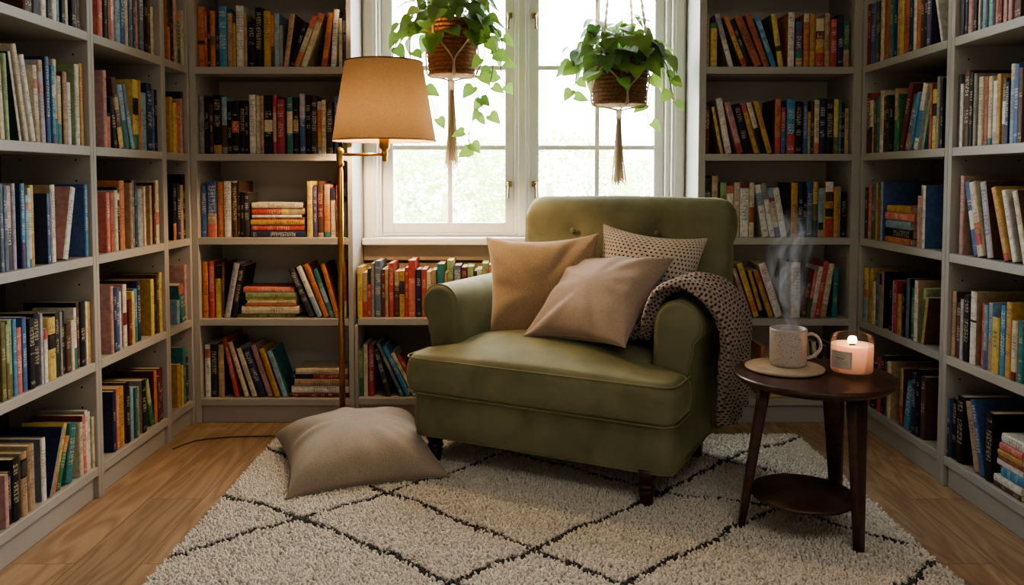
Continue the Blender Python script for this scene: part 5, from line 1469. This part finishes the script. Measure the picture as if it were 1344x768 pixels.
STEAM = 105.0
def mug():
    k = N('speckled_stoneware'); b = k.bsdf(Roughness=.38); tc = k.n('TexCoord')
    vo = k.n('TexVoronoi'); vo.inputs['Scale'].default_value = 190; vo.inputs['Randomness'].default_value = .85; k.l(tc, 'Object', vo, 'Vector')
    nz = k.n('TexNoise'); nz.inputs['Scale'].default_value = 90; k.l(tc, 'Object', nz, 'Vector')
    q = k.math('ADD', (vo, 'Distance'), (k.math('MULTIPLY', (nz, 0), .35), 0))
    mr = k.n('MapRange'); mr.inputs[1].default_value = .32; mr.inputs[2].default_value = .46; k.l(q, 0, mr, 0)
    mx = k.mixc((mr, 0), srgb(78, 70, 72), srgb(186, 176, 168)); k.l(mx, 2, b, 'Base Color')
    c = (.785, 2.262, TZ+.0108)
    root = thing('mug', 'speckled stoneware mug with steam rising, standing on the beige coaster', 'mug', c)
    bm = bmesh.new()
    lathe(bm, [(.001, 0), (.044, 0), (.0485, .003), (.050, .010), (.0505, .05), (.051, .100), (.0505, .1045), (.049, .1055), (.0470, .104), (.0465, .05), (.045, .012), (.001, .009)], c, 56)
    obj('body', bm, k.m, root, False)
    bm = bmesh.new()
    pts = spline([(.047, 0, .086), (.060, 0, .091), (.076, 0, .084), (.086, 0, .066), (.084, 0, .046), (.070, 0, .030), (.056, 0, .023), (.047, 0, .022)], 5)
    M = Matrix.Translation(c) @ Matrix.Rotation(-.22, 4, 'Z')
    rings = []
    for i, p in enumerate(pts):
        t = (pts[min(i+1, len(pts)-1)]-pts[max(i-1, 0)]).normalized(); nn = Vector((-t.z, 0, t.x))
        rings.append([M @ (p+nn*.0045*math.cos(a)+Vector((0, 1, 0))*.0085*math.sin(a)) for a in np.linspace(0, 2*PI, 12, endpoint=False)])
    loft(bm, rings); obj('handle', bm, k.m, root, True)
    bm = bmesh.new(); lathe(bm, [(.001, .090), (.0465, .090)], c, 40, cap=False); bm.faces.new([v for v in bm.verts if (v.co-Vector(c)).xy.length < .002])
    obj('tea', bm, noisy('dark_tea', srgb(60, 30, 16), srgb(70, 36, 20), 3, .08), root, True)
    # steam rising from the tea: a real, thin volume inside a widening plume
    k = N('steam'); tc = k.n('TexCoord'); geo = k.n('NewGeometry')
    sp = k.n('SeparateXYZ'); k.l(geo, 'Position', sp, 0)
    hz = k.math('DIVIDE', (k.math('SUBTRACT', (sp, 2), c[2]+.085), 0), .36, True)
    # sideways drift grows with height, so the wisps curl
    wn = k.n('TexNoise', noise_dimensions='3D'); wn.inputs['Scale'].default_value = 9; wn.inputs['Detail'].default_value = 1; k.l(geo, 'Position', wn, 'Vector')
    wv = k.n('VectorMath', operation='MULTIPLY_ADD'); k.l(wn, 'Color', wv, 0); wv.inputs[1].default_value = (.10, .10, .06); k.l(geo, 'Position', wv, 2)
    mp = k.n('Mapping'); mp.inputs['Scale'].default_value = (46, 46, 13); k.l(wv, 0, mp, 'Vector')
    nz = k.n('TexNoise'); nz.inputs['Scale'].default_value = 1; nz.inputs['Detail'].default_value = 3; k.l(mp, 0, nz, 'Vector')
    mr = k.n('MapRange'); mr.interpolation_type = 'SMOOTHSTEP'; mr.inputs[1].default_value = .50; mr.inputs[2].default_value = .72; k.l(nz, 0, mr, 0)
    dx = k.math('SUBTRACT', (sp, 0), c[0]); dy = k.math('SUBTRACT', (sp, 1), c[1])
    rr = k.math('SQRT', (k.math('ADD', (k.math('MULTIPLY', (dx, 0), (dx, 0)), 0), (k.math('MULTIPLY', (dy, 0), (dy, 0)), 0)), 0))
    wid = k.math('ADD', (k.math('MULTIPLY', (hz, 0), .062), 0), .040)
    ed = k.n('MapRange'); ed.interpolation_type = 'SMOOTHSTEP'; ed.inputs[3].default_value = 1; ed.inputs[4].default_value = 0; k.l(k.math('DIVIDE', (rr, 0), (wid, 0)), 0, ed, 0); ed.inputs[1].default_value = .15
    fade = k.math('POWER', (k.math('SUBTRACT', 1.0, (hz, 0)), 0), 1.1)
    den = k.math('MULTIPLY', (k.math('MULTIPLY', (mr, 0), (ed, 0)), 0), (k.math('MULTIPLY', (fade, 0), STEAM), 0))
    vs = k.n('VolumeScatter'); vs.inputs['Color'].default_value = (.97, .97, 1, 1); k.l(den, 0, vs, 'Density'); k.l(vs, 0, k.out, 'Volume')
    bm = bmesh.new(); lathe(bm, [(.001, .0915), (.034, .0915), (.040, .13), (.062, .22), (.090, .36), (.100, .44), (.05, .455), (.001, .456)], c, 24)
    obj('steam', bm, k.m, root, True)
mug()

def candle():
    c = (.936, 2.192, TZ+.0005)
    root = thing('candle', 'lit candle with square paper label in a glass jar on the side table', 'candle', c)
    k = N('jar_glass'); tr = k.n('BsdfTransparent'); tr.inputs[0].default_value = (.93, .90, .88, 1); gl = k.n('BsdfGlossy'); gl.inputs['Roughness'].default_value = .04
    fr = k.n('LayerWeight'); fr.inputs[0].default_value = .25; ms = k.n('MixShader'); k.l(k.math('MULTIPLY', (fr, 'Fresnel'), .4, True), 0, ms, 0); k.l(tr, 0, ms, 1); k.l(gl, 0, ms, 2); k.l(ms, 0, k.out, 'Surface')
    bm = bmesh.new()
    lathe(bm, [(.001, 0), (.049, 0), (.0535, .003), (.056, .010), (.057, .03), (.057, .090), (.0568, .099), (.0553, .105), (.0540, .1095), (.0532, .110), (.0525, .1095), (.0530, .105), (.0543, .098), (.0545, .085), (.0545, .014), (.051, .010), (.001, .009)], c, 56)
    obj('jar', bm, k.m, root, False)
    k = N('pink_wax'); b = k.bsdf(Roughness=.45); b.inputs['Base Color'].default_value = srgb(240, 190, 168)
    b.inputs['Subsurface Weight'].default_value = 1.0; b.inputs['Subsurface Radius'].default_value = (1.0, .5, .3); b.inputs['Subsurface Scale'].default_value = .03
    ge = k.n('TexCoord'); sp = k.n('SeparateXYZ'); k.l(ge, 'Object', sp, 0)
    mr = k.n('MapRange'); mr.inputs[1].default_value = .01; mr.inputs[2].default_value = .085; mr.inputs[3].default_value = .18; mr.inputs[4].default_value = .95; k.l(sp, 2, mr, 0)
    b.inputs['Emission Color'].default_value = srgb(255, 176, 132); k.l(mr, 0, b, 'Emission Strength')  # emission rising towards the top stands in for flame light in the wax
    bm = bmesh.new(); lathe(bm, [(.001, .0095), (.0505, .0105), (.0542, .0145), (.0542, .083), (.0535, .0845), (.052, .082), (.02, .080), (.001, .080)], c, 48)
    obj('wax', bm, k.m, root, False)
    bm = bmesh.new(); box(bm, c[0]-.008, c[0]+.008, c[1]-.0012, c[1]+.0012, c[2]+.078, c[2]+.089)
    obj('wick', bm, noisy('charred_wick', srgb(40, 26, 18), srgb(60, 40, 28), 30, .9), root)
    k = N('flame'); em = k.n('Emission'); em.inputs[0].default_value = (1, .62, .25, 1); em.inputs[1].default_value = 26; k.l(em, 0, k.out, 'Surface')
    bm = bmesh.new(); rings = []
    for z, w, d in ((.086, .0070, .002), (.088, .0095, .0035), (.094, .0100, .0042), (.099, .0094, .0038), (.1035, .0078, .003), (.106, .0045, .0016), (.1068, .001, .0006)):
        rings.append([(c[0]+1.3*w*math.copysign(abs(math.cos(a))**.6, math.cos(a)), c[1]+d*math.sin(a), c[2]+z) for a in np.linspace(0, 2*PI, 14, endpoint=False)])
    loft(bm, rings); obj('flame', bm, k.m, root, True)
    # label wrapped on the glass, with its printed lines
    M_lab = noisy('label_paper', srgb(212, 200, 184), srgb(220, 208, 192), 50, .8); M_ink = noisy('label_ink', srgb(96, 84, 76), srgb(110, 96, 88), 50, .8)
    th0 = -PI/2-.95; R_ = .0576
    def patch(bm, a0, a1, z0, z1, r, mi=0, n=10):
        vs = [[bm.verts.new((c[0]+r*math.cos(a), c[1]+r*math.sin(a), c[2]+z)) for a in np.linspace(a0, a1, n)] for z in (z0, z1)]
        for i in range(n-1): bm.faces.new((vs[0][i], vs[0][i+1], vs[1][i+1], vs[1][i])).material_index = mi
    bm = bmesh.new(); patch(bm, th0-.56, th0+.56, .024, .072, R_)
    e = .0003
    for a0, a1, z0, z1 in ((-.51, .51, .0275, .0280), (-.51, .51, .0680, .0685), (-.51, -.50, .0275, .0685), (.50, .51, .0275, .0685),
                           (-.26, .22, .0525, .0540), (-.20, .16, .0490, .0500), (-.38, .38, .0430, .0435), (-.38, .38, .0385, .0390), (-.38, .38, .0340, .0345), (-.34, .30, .0610, .0616)):
        patch(bm, th0+a0, th0+a1, z0, z1, R_+e, 1, 8)
    obj('label', bm, [M_lab, M_ink], root, False)
candle()

# ------------------------------------------------------------------ floor lamp
LX, LY = -.648, 3.075
lamp = thing('floor_lamp', 'brass swing-arm floor lamp with lit tan drum shade before the back bookcase', 'floor lamp', (LX, LY, 0))
bm = bmesh.new(); lathe(bm, [(.001, 0), (.098, 0), (.102, .004), (.100, .012), (.060, .018), (.018, .022), (.014, .03), (.001, .03)], (LX, LY, .0005), 40); obj('base', bm, M_brass, lamp, False)
bm = bmesh.new(); lathe(bm, [(.0115, .02), (.0115, 1.03), (.0085, 1.035), (.0085, 1.05)], (LX, LY, 0), 20)
obj('pole', bm, M_brass, lamp, False)
bm = bmesh.new(); lathe(bm, [(.001, 1.045), (.013, 1.046), (.015, 1.055), (.012, 1.062), (.0135, 1.075), (.0135, 1.098), (.0155, 1.104), (.012, 1.112), (.004, 1.118), (.001, 1.119)], (LX, LY, 0), 20); obj('joint', bm, M_brass, lamp, False)
SX = -.478; az = 1.090
bm = bmesh.new(); tube(bm, [(LX, LY, az), (SX, LY, az)], .0062, 12); obj('swing_arm', bm, M_brass, lamp, True)
bm = bmesh.new(); lathe(bm, [(.001, 1.062), (.008, 1.064), (.011, 1.07), (.009, 1.078), (.0125, 1.086), (.0125, 1.096), (.010, 1.104), (.0125, 1.108), (.018, 1.113), (.0205, 1.118), (.0205, 1.165), (.018, 1.172), (.001, 1.174)], (SX, LY, 0), 24)
obj('socket', bm, M_brass, lamp, False)
k = N('bulb_glow'); em = k.n('Emission'); em.inputs[0].default_value = (1, .67, .37, 1); em.inputs[1].default_value = 640; k.l(em, 0, k.out, 'Surface')
bm = bmesh.new(); lathe(bm, [(.001, 1.174), (.014, 1.176), (.016, 1.19), (.028, 1.215), (.031, 1.235), (.026, 1.256), (.012, 1.268), (.001, 1.270)], (SX, LY, 0), 20); obj('bulb', bm, k.m, lamp, False)
k = N('tan_lampshade_linen'); tc = k.n('TexCoord'); nz = k.n('TexNoise'); nz.inputs['Scale'].default_value = 1; nz.inputs['Detail'].default_value = 2
mp = k.n('Mapping'); mp.inputs['Scale'].default_value = (420, 420, 700); k.l(tc, 'Object', mp, 'Vector'); k.l(mp, 0, nz, 'Vector')
rp = k.n('ValToRGB'); rp.color_ramp.elements[0].position = .3; rp.color_ramp.elements[1].position = .7
rp.color_ramp.elements[0].color = srgb(116, 95, 70); rp.color_ramp.elements[1].color = srgb(146, 121, 92); k.l(nz, 0, rp, 0)
df = k.n('BsdfDiffuse'); tl = k.n('BsdfTranslucent'); k.l(rp, 0, df, 0); k.l(rp, 0, tl, 0); ms = k.n('MixShader'); ms.inputs[0].default_value = .07; k.l(df, 0, ms, 1); k.l(tl, 0, ms, 2); k.l(ms, 0, k.out, 'Surface')
M_shade = k.m
z0, z1, r0, r1 = 1.142, 1.437, .195, .146
bm = bmesh.new(); lathe(bm, [(r0+(r1-r0)*t, z0+(z1-z0)*t) for t in np.linspace(0, 1, 8)], (SX, LY, 0), 64, cap=False)
sh = obj('lampshade', bm, M_shade, lamp, True)
M_trim = noisy('shade_trim', srgb(104, 76, 50), srgb(120, 90, 62), 200, .8)
for zz, rr in ((z0, r0), (z1, r1)):
    bm = bmesh.new(); tube(bm, [(SX+rr*math.cos(a), LY+rr*math.sin(a), zz) for a in np.linspace(0, 2*PI, 64, endpoint=False)], .0026, 6, closed=True)
    obj('rim', bm, M_trim, sh, True)
bm = bmesh.new()
for a in (0, 2*PI/3, 4*PI/3): tube(bm, [(SX, LY, z0+.022), (SX+r0*.9*math.cos(a), LY+r0*.9*math.sin(a), z0+.030)], .0018, 6)
tube(bm, [(SX+.021*math.cos(a), LY+.021*math.sin(a), z0+.022) for a in np.linspace(0, 2*PI, 16, endpoint=False)], .002, 6, closed=True)
obj('shade_carrier', bm, M_brass, lamp, True)
bm = bmesh.new()
tube(bm, spline([(LX-.09, LY+.01, .008), (-.78, 3.085, .003), (-.95, 3.08, .003), (-1.10, 3.065, .003), (-1.20, 3.02, .003), (-1.245, 2.93, .003)], 8), .0022, 6)
obj('cord', bm, noisy('brown_cord', srgb(78, 56, 40), srgb(90, 66, 48), 10, .6), lamp, True)

# ------------------------------------------------------------------ hanging plants
def leaf_mat(name, c1, c2):
    k = N(name); tc = k.n('Attribute', attribute_name='tint'); oi = k.n('TexCoord')
    nz = k.n('TexNoise'); nz.inputs['Scale'].default_value = 18; k.l(oi, 'Object', nz, 'Vector')
    mx = k.mixc((tc, 'Fac'), c1, c2)
    hs = k.n('HueSaturation'); mr = k.n('MapRange'); mr.inputs[3].default_value = .75; mr.inputs[4].default_value = 1.25; k.l(nz, 0, mr, 0); k.l(mr, 0, hs, 'Value'); k.l(mx, 2, hs, 'Color')
    b = k.n('BsdfPrincipled'); b.inputs['Roughness'].default_value = .38; k.l(hs, 0, b, 'Base Color')
    tl = k.n('BsdfTranslucent'); h2 = k.n('HueSaturation'); h2.inputs['Saturation'].default_value = .95; h2.inputs['Value'].default_value = 1.15; k.l(hs, 0, h2, 'Color'); k.l(h2, 0, tl, 0)
    ms = k.n('MixShader'); ms.inputs[0].default_value = .34; k.l(b, 0, ms, 1); k.l(tl, 0, ms, 2); k.l(ms, 0, k.out, 'Surface'); return k.m
M_leaf = leaf_mat('heart_leaves', srgb(66, 100, 46), srgb(134, 162, 74))
M_stem = noisy('green_stem', srgb(92, 116, 50), srgb(110, 134, 62), 12, .6)
M_rope = noisy('cotton_rope', srgb(206, 190, 168), srgb(226, 212, 192), 180, .95, bump=.5, bscale=400)
_t = M_rope.node_tree; _p = [q for q in _t.nodes if q.type == 'BSDF_PRINCIPLED'][0]; _o = [q for q in _t.nodes if q.type == 'OUTPUT_MATERIAL'][0]
_tl = _t.nodes.new('ShaderNodeBsdfTranslucent'); _tl.inputs[0].default_value = srgb(236, 224, 208); _m = _t.nodes.new('ShaderNodeMixShader'); _m.inputs[0].default_value = .62
_t.links.new(_p.outputs[0], _m.inputs[1]); _t.links.new(_tl.outputs[0], _m.inputs[2]); _t.links.new(_m.outputs[0], _o.inputs[0])
def basket_mat(name, c1, c2, braid):
    k = N(name); b = k.bsdf(Roughness=.85); tc = k.n('TexCoord'); nz = k.n('TexNoise'); nz.inputs['Scale'].default_value = 1; nz.inputs['Detail'].default_value = 3
    mp = k.n('Mapping'); mp.inputs['Scale'].default_value = (90, 90, 160); k.l(tc, 'Object', mp, 'Vector'); k.l(mp, 0, nz, 'Vector')
    rp = k.n('ValToRGB'); rp.color_ramp.elements[0].position = .35; rp.color_ramp.elements[1].position = .68; rp.color_ramp.elements[0].color = c1; rp.color_ramp.elements[1].color = c2
    k.l(nz, 0, rp, 0); k.l(rp, 0, b, 'Base Color'); k.bump(b, nz, 0, .6, .004); return k.m

def leaf(bm, lay, base, direc, nrm, size, tint, curl=.25):
    """Heart-shaped leaf with a midrib fold and a drooping tip."""
    d = direc.normalized(); s = d.cross(nrm).normalized(); u = s.cross(d).normalized()
    outline = [(-.10, .20), (-.06, .40), (.10, .50), (.30, .48), (.52, .38), (.74, .22), (.90, .09), (1.02, 0)]
    rib = [bm.verts.new(base+d*(t*size)-u*(curl*size*t*t*.5)) for t in (0.0, .10, .30, .52, .74, .90)]
    tip = bm.verts.new(base+d*1.02*size-u*curl*size*.56)
    L = {}
    for sg in (-1, 1):
        L[sg] = [bm.verts.new(base+d*(t*size)+s*(sg*w*size)+u*(size*(.20*w-curl*.5*max(t, 0)**2+.05*math.sin(9*t)*w))) for t, w in outline[:-1]]
    fs = []
    for sg in (-1, 1):
        P = L[sg]; rows = [rib[0], rib[1], rib[2], rib[3], rib[4], rib[5], tip]
        seq = [(rib[0], P[0], P[1]), (rib[0], P[1], P[2], rib[1]), (rib[1], P[2], P[3], rib[2]), (rib[2], P[3], P[4], rib[3]), (rib[3], P[4], P[5], rib[4]), (rib[4], P[5], P[6], rib[5]), (rib[5], P[6], tip)]
        for q in seq: fs.append(bm.faces.new(q if sg > 0 else tuple(reversed(q))))
    for f in fs:
        f.smooth = True
        for lp in f.loops: lp[lay] = (tint, tint, tint, 1)

def plant(name_label, hang_label, c, rt, rb_, h, seed, nleaf, spread, vines, mat, lift, tl):
    rs = random.Random(seed)
    ymax = 3.525
    root = thing('hanging_plant', name_label, 'plant', c)
    # coiled basket
    bm = bmesh.new(); prof = [(.001, 0), (rb_*.95, 0)]
    rows = 13
    for i in range(rows):
        f = i/rows; r = rb_+(rt-rb_)*f; dz = h/rows
        for q in range(5):
            a = -PI/2+PI*q/4; prof.append((r+.006*math.cos(a), dz*(i+.5)+dz*.5*math.sin(a)))
    prof += [(rt-.010, h), (rt-.014, h-.03), (.001, h-.03)]
    lathe(bm, prof, c, 48); obj('basket', bm, mat, root, False)
    bm = bmesh.new(); lathe(bm, [(.001, h-.018), (rt-.015, h-.02)], c, 24, cap=False); obj('soil', bm, noisy('dark_soil', srgb(40, 28, 20), srgb(60, 44, 32), 60, .95), root)
    bl = bmesh.new(); lay = bl.loops.layers.float_color.new('tint'); bs = bmesh.new()
    top = Vector(c)+Vector((0, 0, h))
    for i in range(nleaf):
        a = i*2.39996+rs.uniform(-.3, .3); f = math.sqrt((i+.5)/nleaf)
        el = rs.uniform(.15, 1.0)
        out = spread*(.25+.85*f)*rs.uniform(.75, 1.15)
        zz = lift*(1-f*f)*rs.uniform(.5, 1.2)+rs.uniform(-.075, .03)*f-(.05*f*f)
        p = top+Vector((math.cos(a)*out, math.sin(a)*out*.85, zz))
        s0 = top+Vector((math.cos(a)*rt*.45*f, math.sin(a)*rt*.45*f, -.015))
        if p.y > ymax-.05: p.y = ymax-.05-rs.uniform(0, .03)
        mid = s0.lerp(p, .5)+Vector((0, 0, .04+.03*rs.random()))
        if i % 2 == 0: tube(bs, spline([s0, mid, p], 3), .0014, 4)
        dr = Vector((math.cos(a+rs.uniform(-.7, .7)), math.sin(a+rs.uniform(-.7, .7)), rs.uniform(-1.1, .05)-.35*f))
        nm = Vector((math.cos(a)*.5+rs.uniform(-.4, .4), math.sin(a)*.5-.45+rs.uniform(-.3, .3), .9))
        sz = rs.uniform(.058, .088)
        dr.normalize()
        if (p+dr*sz).y > ymax: dr.y = -abs(dr.y)*.3
        leaf(bl, lay, p, dr, nm, sz, max(0, min(1, rs.gauss(.32, .25))), rs.uniform(.2, .6))
    # trailing vines
    for pts, lv in vines:
        P = spline([Vector(c)+Vector(q) for q in pts], 6)
        tube(bs, P, .0023, 5)
        n = len(P)
        for q in range(lv):
            i = int((q+.8)/lv*(n-1)); p = P[i]; sd = -1 if q % 2 else 1
            t = (P[min(i+1, n-1)]-P[max(i-1, 0)]).normalized()
            dr = Vector((sd*rs.uniform(.5, 1.0), rs.uniform(-.5, .1), rs.uniform(-.9, -.2)))
            dr.normalize(); pe = p+dr*rs.uniform(.012, .022)
            tube(bs, [p, p.lerp(pe, .5)+Vector((0, 0, .004)), pe], .001, 4)
            sz = rs.uniform(.052, .08)*(1-.25*q/lv)
            leaf(bl, lay, pe, dr, Vector((rs.uniform(-.4, .4), -.8, .6)), sz, max(0, min(1, rs.gauss(.62, .25))), rs.uniform(.1, .5))
    obj('leaves', bl, M_leaf, root, True)
    obj('stems', bs, M_stem, root, True)
    # macrame hanger
    c = Vector(c); hroot = thing('plant_hanger', hang_label, 'plant hanger', (c.x, c.y, c.z-.30))
    hook = Vector((c.x, c.y, 2.46)); ring = Vector((c.x, c.y, 2.30))
    bm = bmesh.new(); lathe(bm, [(.001, .04), (.028, .04), (.028, .034), (.001, .034)], (c.x, c.y, 2.46), 20); tube(bm, [(c.x, c.y, 2.495), (c.x, c.y, 2.40), (c.x+.018, c.y, 2.37), (c.x, c.y, 2.345), (c.x-.014, c.y, 2.36)], .003, 6); obj('ceiling_hook', bm, M_brass, hroot, True)
    ap = c+Vector((0, 0, 2.335-c.z))
    knot = c+Vector((0, 0, -.022))
    for i in range(4):
        a = PI/4+PI/2*i+.15
        dv = Vector((math.cos(a), math.sin(a), 0))
        pt = c+dv*(rt+.012)+Vector((0, 0, h*1.02)); pm = c+dv*(rb_+(rt-rb_)*.72+.011)+Vector((0, 0, h*.72))
        bm = bmesh.new()
        P = [ap.lerp(pt, t) for t in np.linspace(0, 1, 90)]
        tube(bm, P, [.0060+.0020*math.sin(j*1.9) for j in range(90)], 6)
        P = spline([pt, pm], 6); tube(bm, P, .0050, 6)
        for sg in (-1, 1):
            a2 = a+sg*PI/4; d2 = Vector((math.cos(a2), math.sin(a2), 0))
            a1 = a+sg*PI/8; d1 = Vector((math.cos(a1), math.sin(a1), 0))
            q1 = c+d1*(rb_+(rt-rb_)*.52+.011)+Vector((0, 0, h*.50)); q = c+d2*(rb_+(rt-rb_)*.25+.010)+Vector((0, 0, h*.25))
            off = Vector((-math.sin(a2), math.cos(a2), 0))*(.004*-sg)
            tube(bm, spline([pm, q1, q+off, c+d2*(rb_+.006)+off+Vector((0, 0, .0)), c+d2*rb_*.5+Vector((0, 0, -.010)), knot], 5), .0036, 6)
        obj('cord', bm, M_rope, hroot, True)
    bm = bmesh.new(); lathe(bm, [(.001, .008), (.010, .006), (.013, -.004), (.012, -.014), (.0105, -.016), (.012, -.022), (.012, -.034), (.010, -.038), (.001, -.040)], knot, 16); obj('knot', bm, M_rope, hroot, False)
    bm = bmesh.new()
    for i in range(44):
        a = i*2.4; f = math.sqrt(i/44); L = tl*rs.uniform(.9, 1.03)
        e = Vector((math.cos(a)*.022*f, math.sin(a)*.022*f, 0)); b0 = knot+Vector((math.cos(a)*.008*f, math.sin(a)*.008*f, -.03))
        tube(bm, spline([b0, b0+e*.45+Vector((rs.uniform(-.002, .002), 0, -L*.5)), b0+e+Vector((rs.uniform(-.004, .004), rs.uniform(-.004, .004), -L))], 4), .0019, 5)
    obj('tassel', bm, M_rope, hroot, True)

plant('trailing heart-leaf plant in a reddish coiled basket, hanging above the lamp', 'cream macrame hanger with long tassel holding the plant beside the lampshade',
      (-.240, 3.33, 1.418), .108, .090, .222, 21, 120, .175,
      [([(.09, -.05, .20), (.15, -.06, .16), (.17, -.05, .05), (.15, -.06, -.06), (.10, -.06, -.16), (.07, -.06, -.255), (.10, -.06, -.30)], 10),
       ([(.08, -.08, .21), (.13, -.1, .18), (.135, -.1, .07), (.10, -.1, -.03), (.12, -.1, -.12), (.15, -.09, -.16)], 9),
       ([(.10, .02, .20), (.17, 0, .20), (.21, 0, .12), (.20, 0, .03), (.215, 0, -.03)], 7),
       ([(-.08, -.06, .20), (-.14, -.08, .19), (-.165, -.06, .08), (-.13, -.05, -.02), (-.08, -.05, -.10), (-.06, -.05, -.17)], 7),
       ([(-.10, 0, .21), (-.19, 0, .20), (-.235, 0, .13), (-.24, 0, .07)], 4)], basket_mat('red_brown_coil', srgb(104, 62, 38), srgb(160, 104, 66), 0), .20, .325)
plant('bushy heart-leaf plant in a brown woven basket, hanging right in the window', 'beige macrame hanger with short tassel holding the bushy plant over the armchair',
      (.445, 3.33, 1.298), .118, .104, .212, 34, 105, .185,
      [([(.10, -.04, .20), (.17, -.05, .18), (.20, -.05, .08), (.21, -.05, .02)], 5),
       ([(-.10, -.04, .20), (-.17, -.05, .16), (-.185, -.05, .08), (-.20, -.05, .03)], 5),
       ([(.09, .04, .19), (.14, .03, .10), (.12, .02, -.02), (.13, .02, -.07)], 3)], basket_mat('brown_weave', srgb(92, 62, 40), srgb(146, 106, 72), 1), .13, .272)
# ------------------------------------------------------------------ outdoors
M_grass = noisy('pale_grass', srgb(196, 204, 160), srgb(214, 220, 180), 3, .95)  # outdoor haze put into the colour as a paler green
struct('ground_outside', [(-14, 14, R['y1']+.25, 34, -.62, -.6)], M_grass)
M_hedge = noisy('pale_foliage', srgb(146, 164, 110), srgb(192, 204, 152), 5, .9)  # leaf colour paled to imitate haze and overexposure
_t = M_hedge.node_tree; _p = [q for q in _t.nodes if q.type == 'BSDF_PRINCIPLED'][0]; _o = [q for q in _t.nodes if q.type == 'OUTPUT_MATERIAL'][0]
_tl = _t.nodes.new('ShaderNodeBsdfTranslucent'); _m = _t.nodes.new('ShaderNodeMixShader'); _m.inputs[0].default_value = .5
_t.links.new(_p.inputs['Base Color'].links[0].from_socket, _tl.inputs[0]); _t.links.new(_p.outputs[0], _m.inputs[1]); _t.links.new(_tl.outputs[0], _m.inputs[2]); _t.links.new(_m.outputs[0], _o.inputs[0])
M_bark = noisy('pale_bark', srgb(150, 136, 114), srgb(170, 156, 132), 8, .9)  # bark lightened too, haze painted into its colour
def tree(label, x, y, w, h, seed):
    rs = random.Random(seed); root = thing('tree', label, 'tree', (x, y, -.6), 'trees outside the window')
    bm = bmesh.new(); tube(bm, [(x, y, -.6), (x+.05, y, .0), (x, y, h*.55)], [.12, .09, .05], 8); obj('trunk', bm, M_bark, root, True)
    bm = bmesh.new()
    for i in range(4200):
        a = rs.uniform(0, 2*PI); e = math.asin(rs.uniform(-1, 1)); rr = rs.uniform(.55, 1)**.5
        lump = 1+.28*noise.noise(Vector((math.cos(a)*2+seed, math.sin(a)*2, e*2)))
        p = Vector((x+w*rr*lump*math.cos(a)*math.cos(e), y+w*.8*rr*lump*math.sin(a)*math.cos(e), h*.45+h*.55*rr*lump*math.sin(e)))
        s = rs.uniform(.022, .055); q = Matrix.Rotation(rs.uniform(0, 6), 3, Vector((rs.uniform(-1, 1), rs.uniform(-1, 1), rs.uniform(-1, 1))).normalized())
        vs = [bm.verts.new(p+q @ Vector(v)*s) for v in ((-1, 0, 0), (0, -.6, .15), (1, 0, 0), (0, .6, .15))]
        bm.faces.new(vs)
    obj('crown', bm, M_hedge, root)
for i, (x, y, w, h, lab) in enumerate([(-2.5, 13.5, 1.5, 2.0, 'hazy pale tree outside, behind the left end of the left sash'), (-.75, 9.4, 1.0, 1.50, 'hazy pale tree outside, seen between lampshade and left tassel'),
        (.55, 11.5, 1.3, 1.7, 'hazy pale tree outside, behind the middle post of the window'), (2.3, 10.0, 1.2, 1.35, 'hazy pale low tree outside, behind the right sash')]):
    tree(lab, x, y, w, h, i+3)

# ------------------------------------------------------------------ light
wd = bpy.data.worlds.new('overcast_sky'); bpy.context.scene.world = wd; wd.use_nodes = True
bg = wd.node_tree.nodes['Background']; bg.inputs[0].default_value = (.93, .97, 1.0, 1); bg.inputs[1].default_value = SKY
def area(name, loc, rot, sx, sy, e, col, spread=None):
    l = bpy.data.lights.new(name, 'AREA'); l.shape = 'RECTANGLE'; l.size = sx; l.size_y = sy; l.energy = e; l.color = col
    o = bpy.data.objects.new(name, l); C.objects.link(o); o.location = loc; o.rotation_euler = rot; return o
p = area('window_portal', (.06, 3.64, 1.45), (PI/2, 0, PI), 1.27, 1.40, 1, (1, 1, 1)); p.data.cycles.is_portal = True
area('fill_light', (.55, .1, 2.42), (0, 0, 0), 1.6, .9, FILL, (1, .95, .89))  # unseen fill added under the ceiling to brighten the room, no fixture

cam = bpy.data.cameras.new('camera'); co = bpy.data.objects.new('camera', cam); C.objects.link(co)
cam.sensor_width = 36; cam.lens = 1060*36/1344; cam.shift_x = 2/1344; cam.shift_y = -97/1344; cam.clip_start = .05
co.location = (0, 0, 1.0); co.rotation_euler = (PI/2-math.atan(.05), 0, 0)
sc = bpy.context.scene; sc.camera = co
sc.view_settings.view_transform = 'AgX'; sc.view_settings.look = 'AgX - Medium High Contrast'; sc.view_settings.exposure = EXPO
sc.cycles.max_bounces = 8; sc.cycles.diffuse_bounces = 4; sc.cycles.transparent_max_bounces = 16; sc.cycles.sample_clamp_indirect = 4
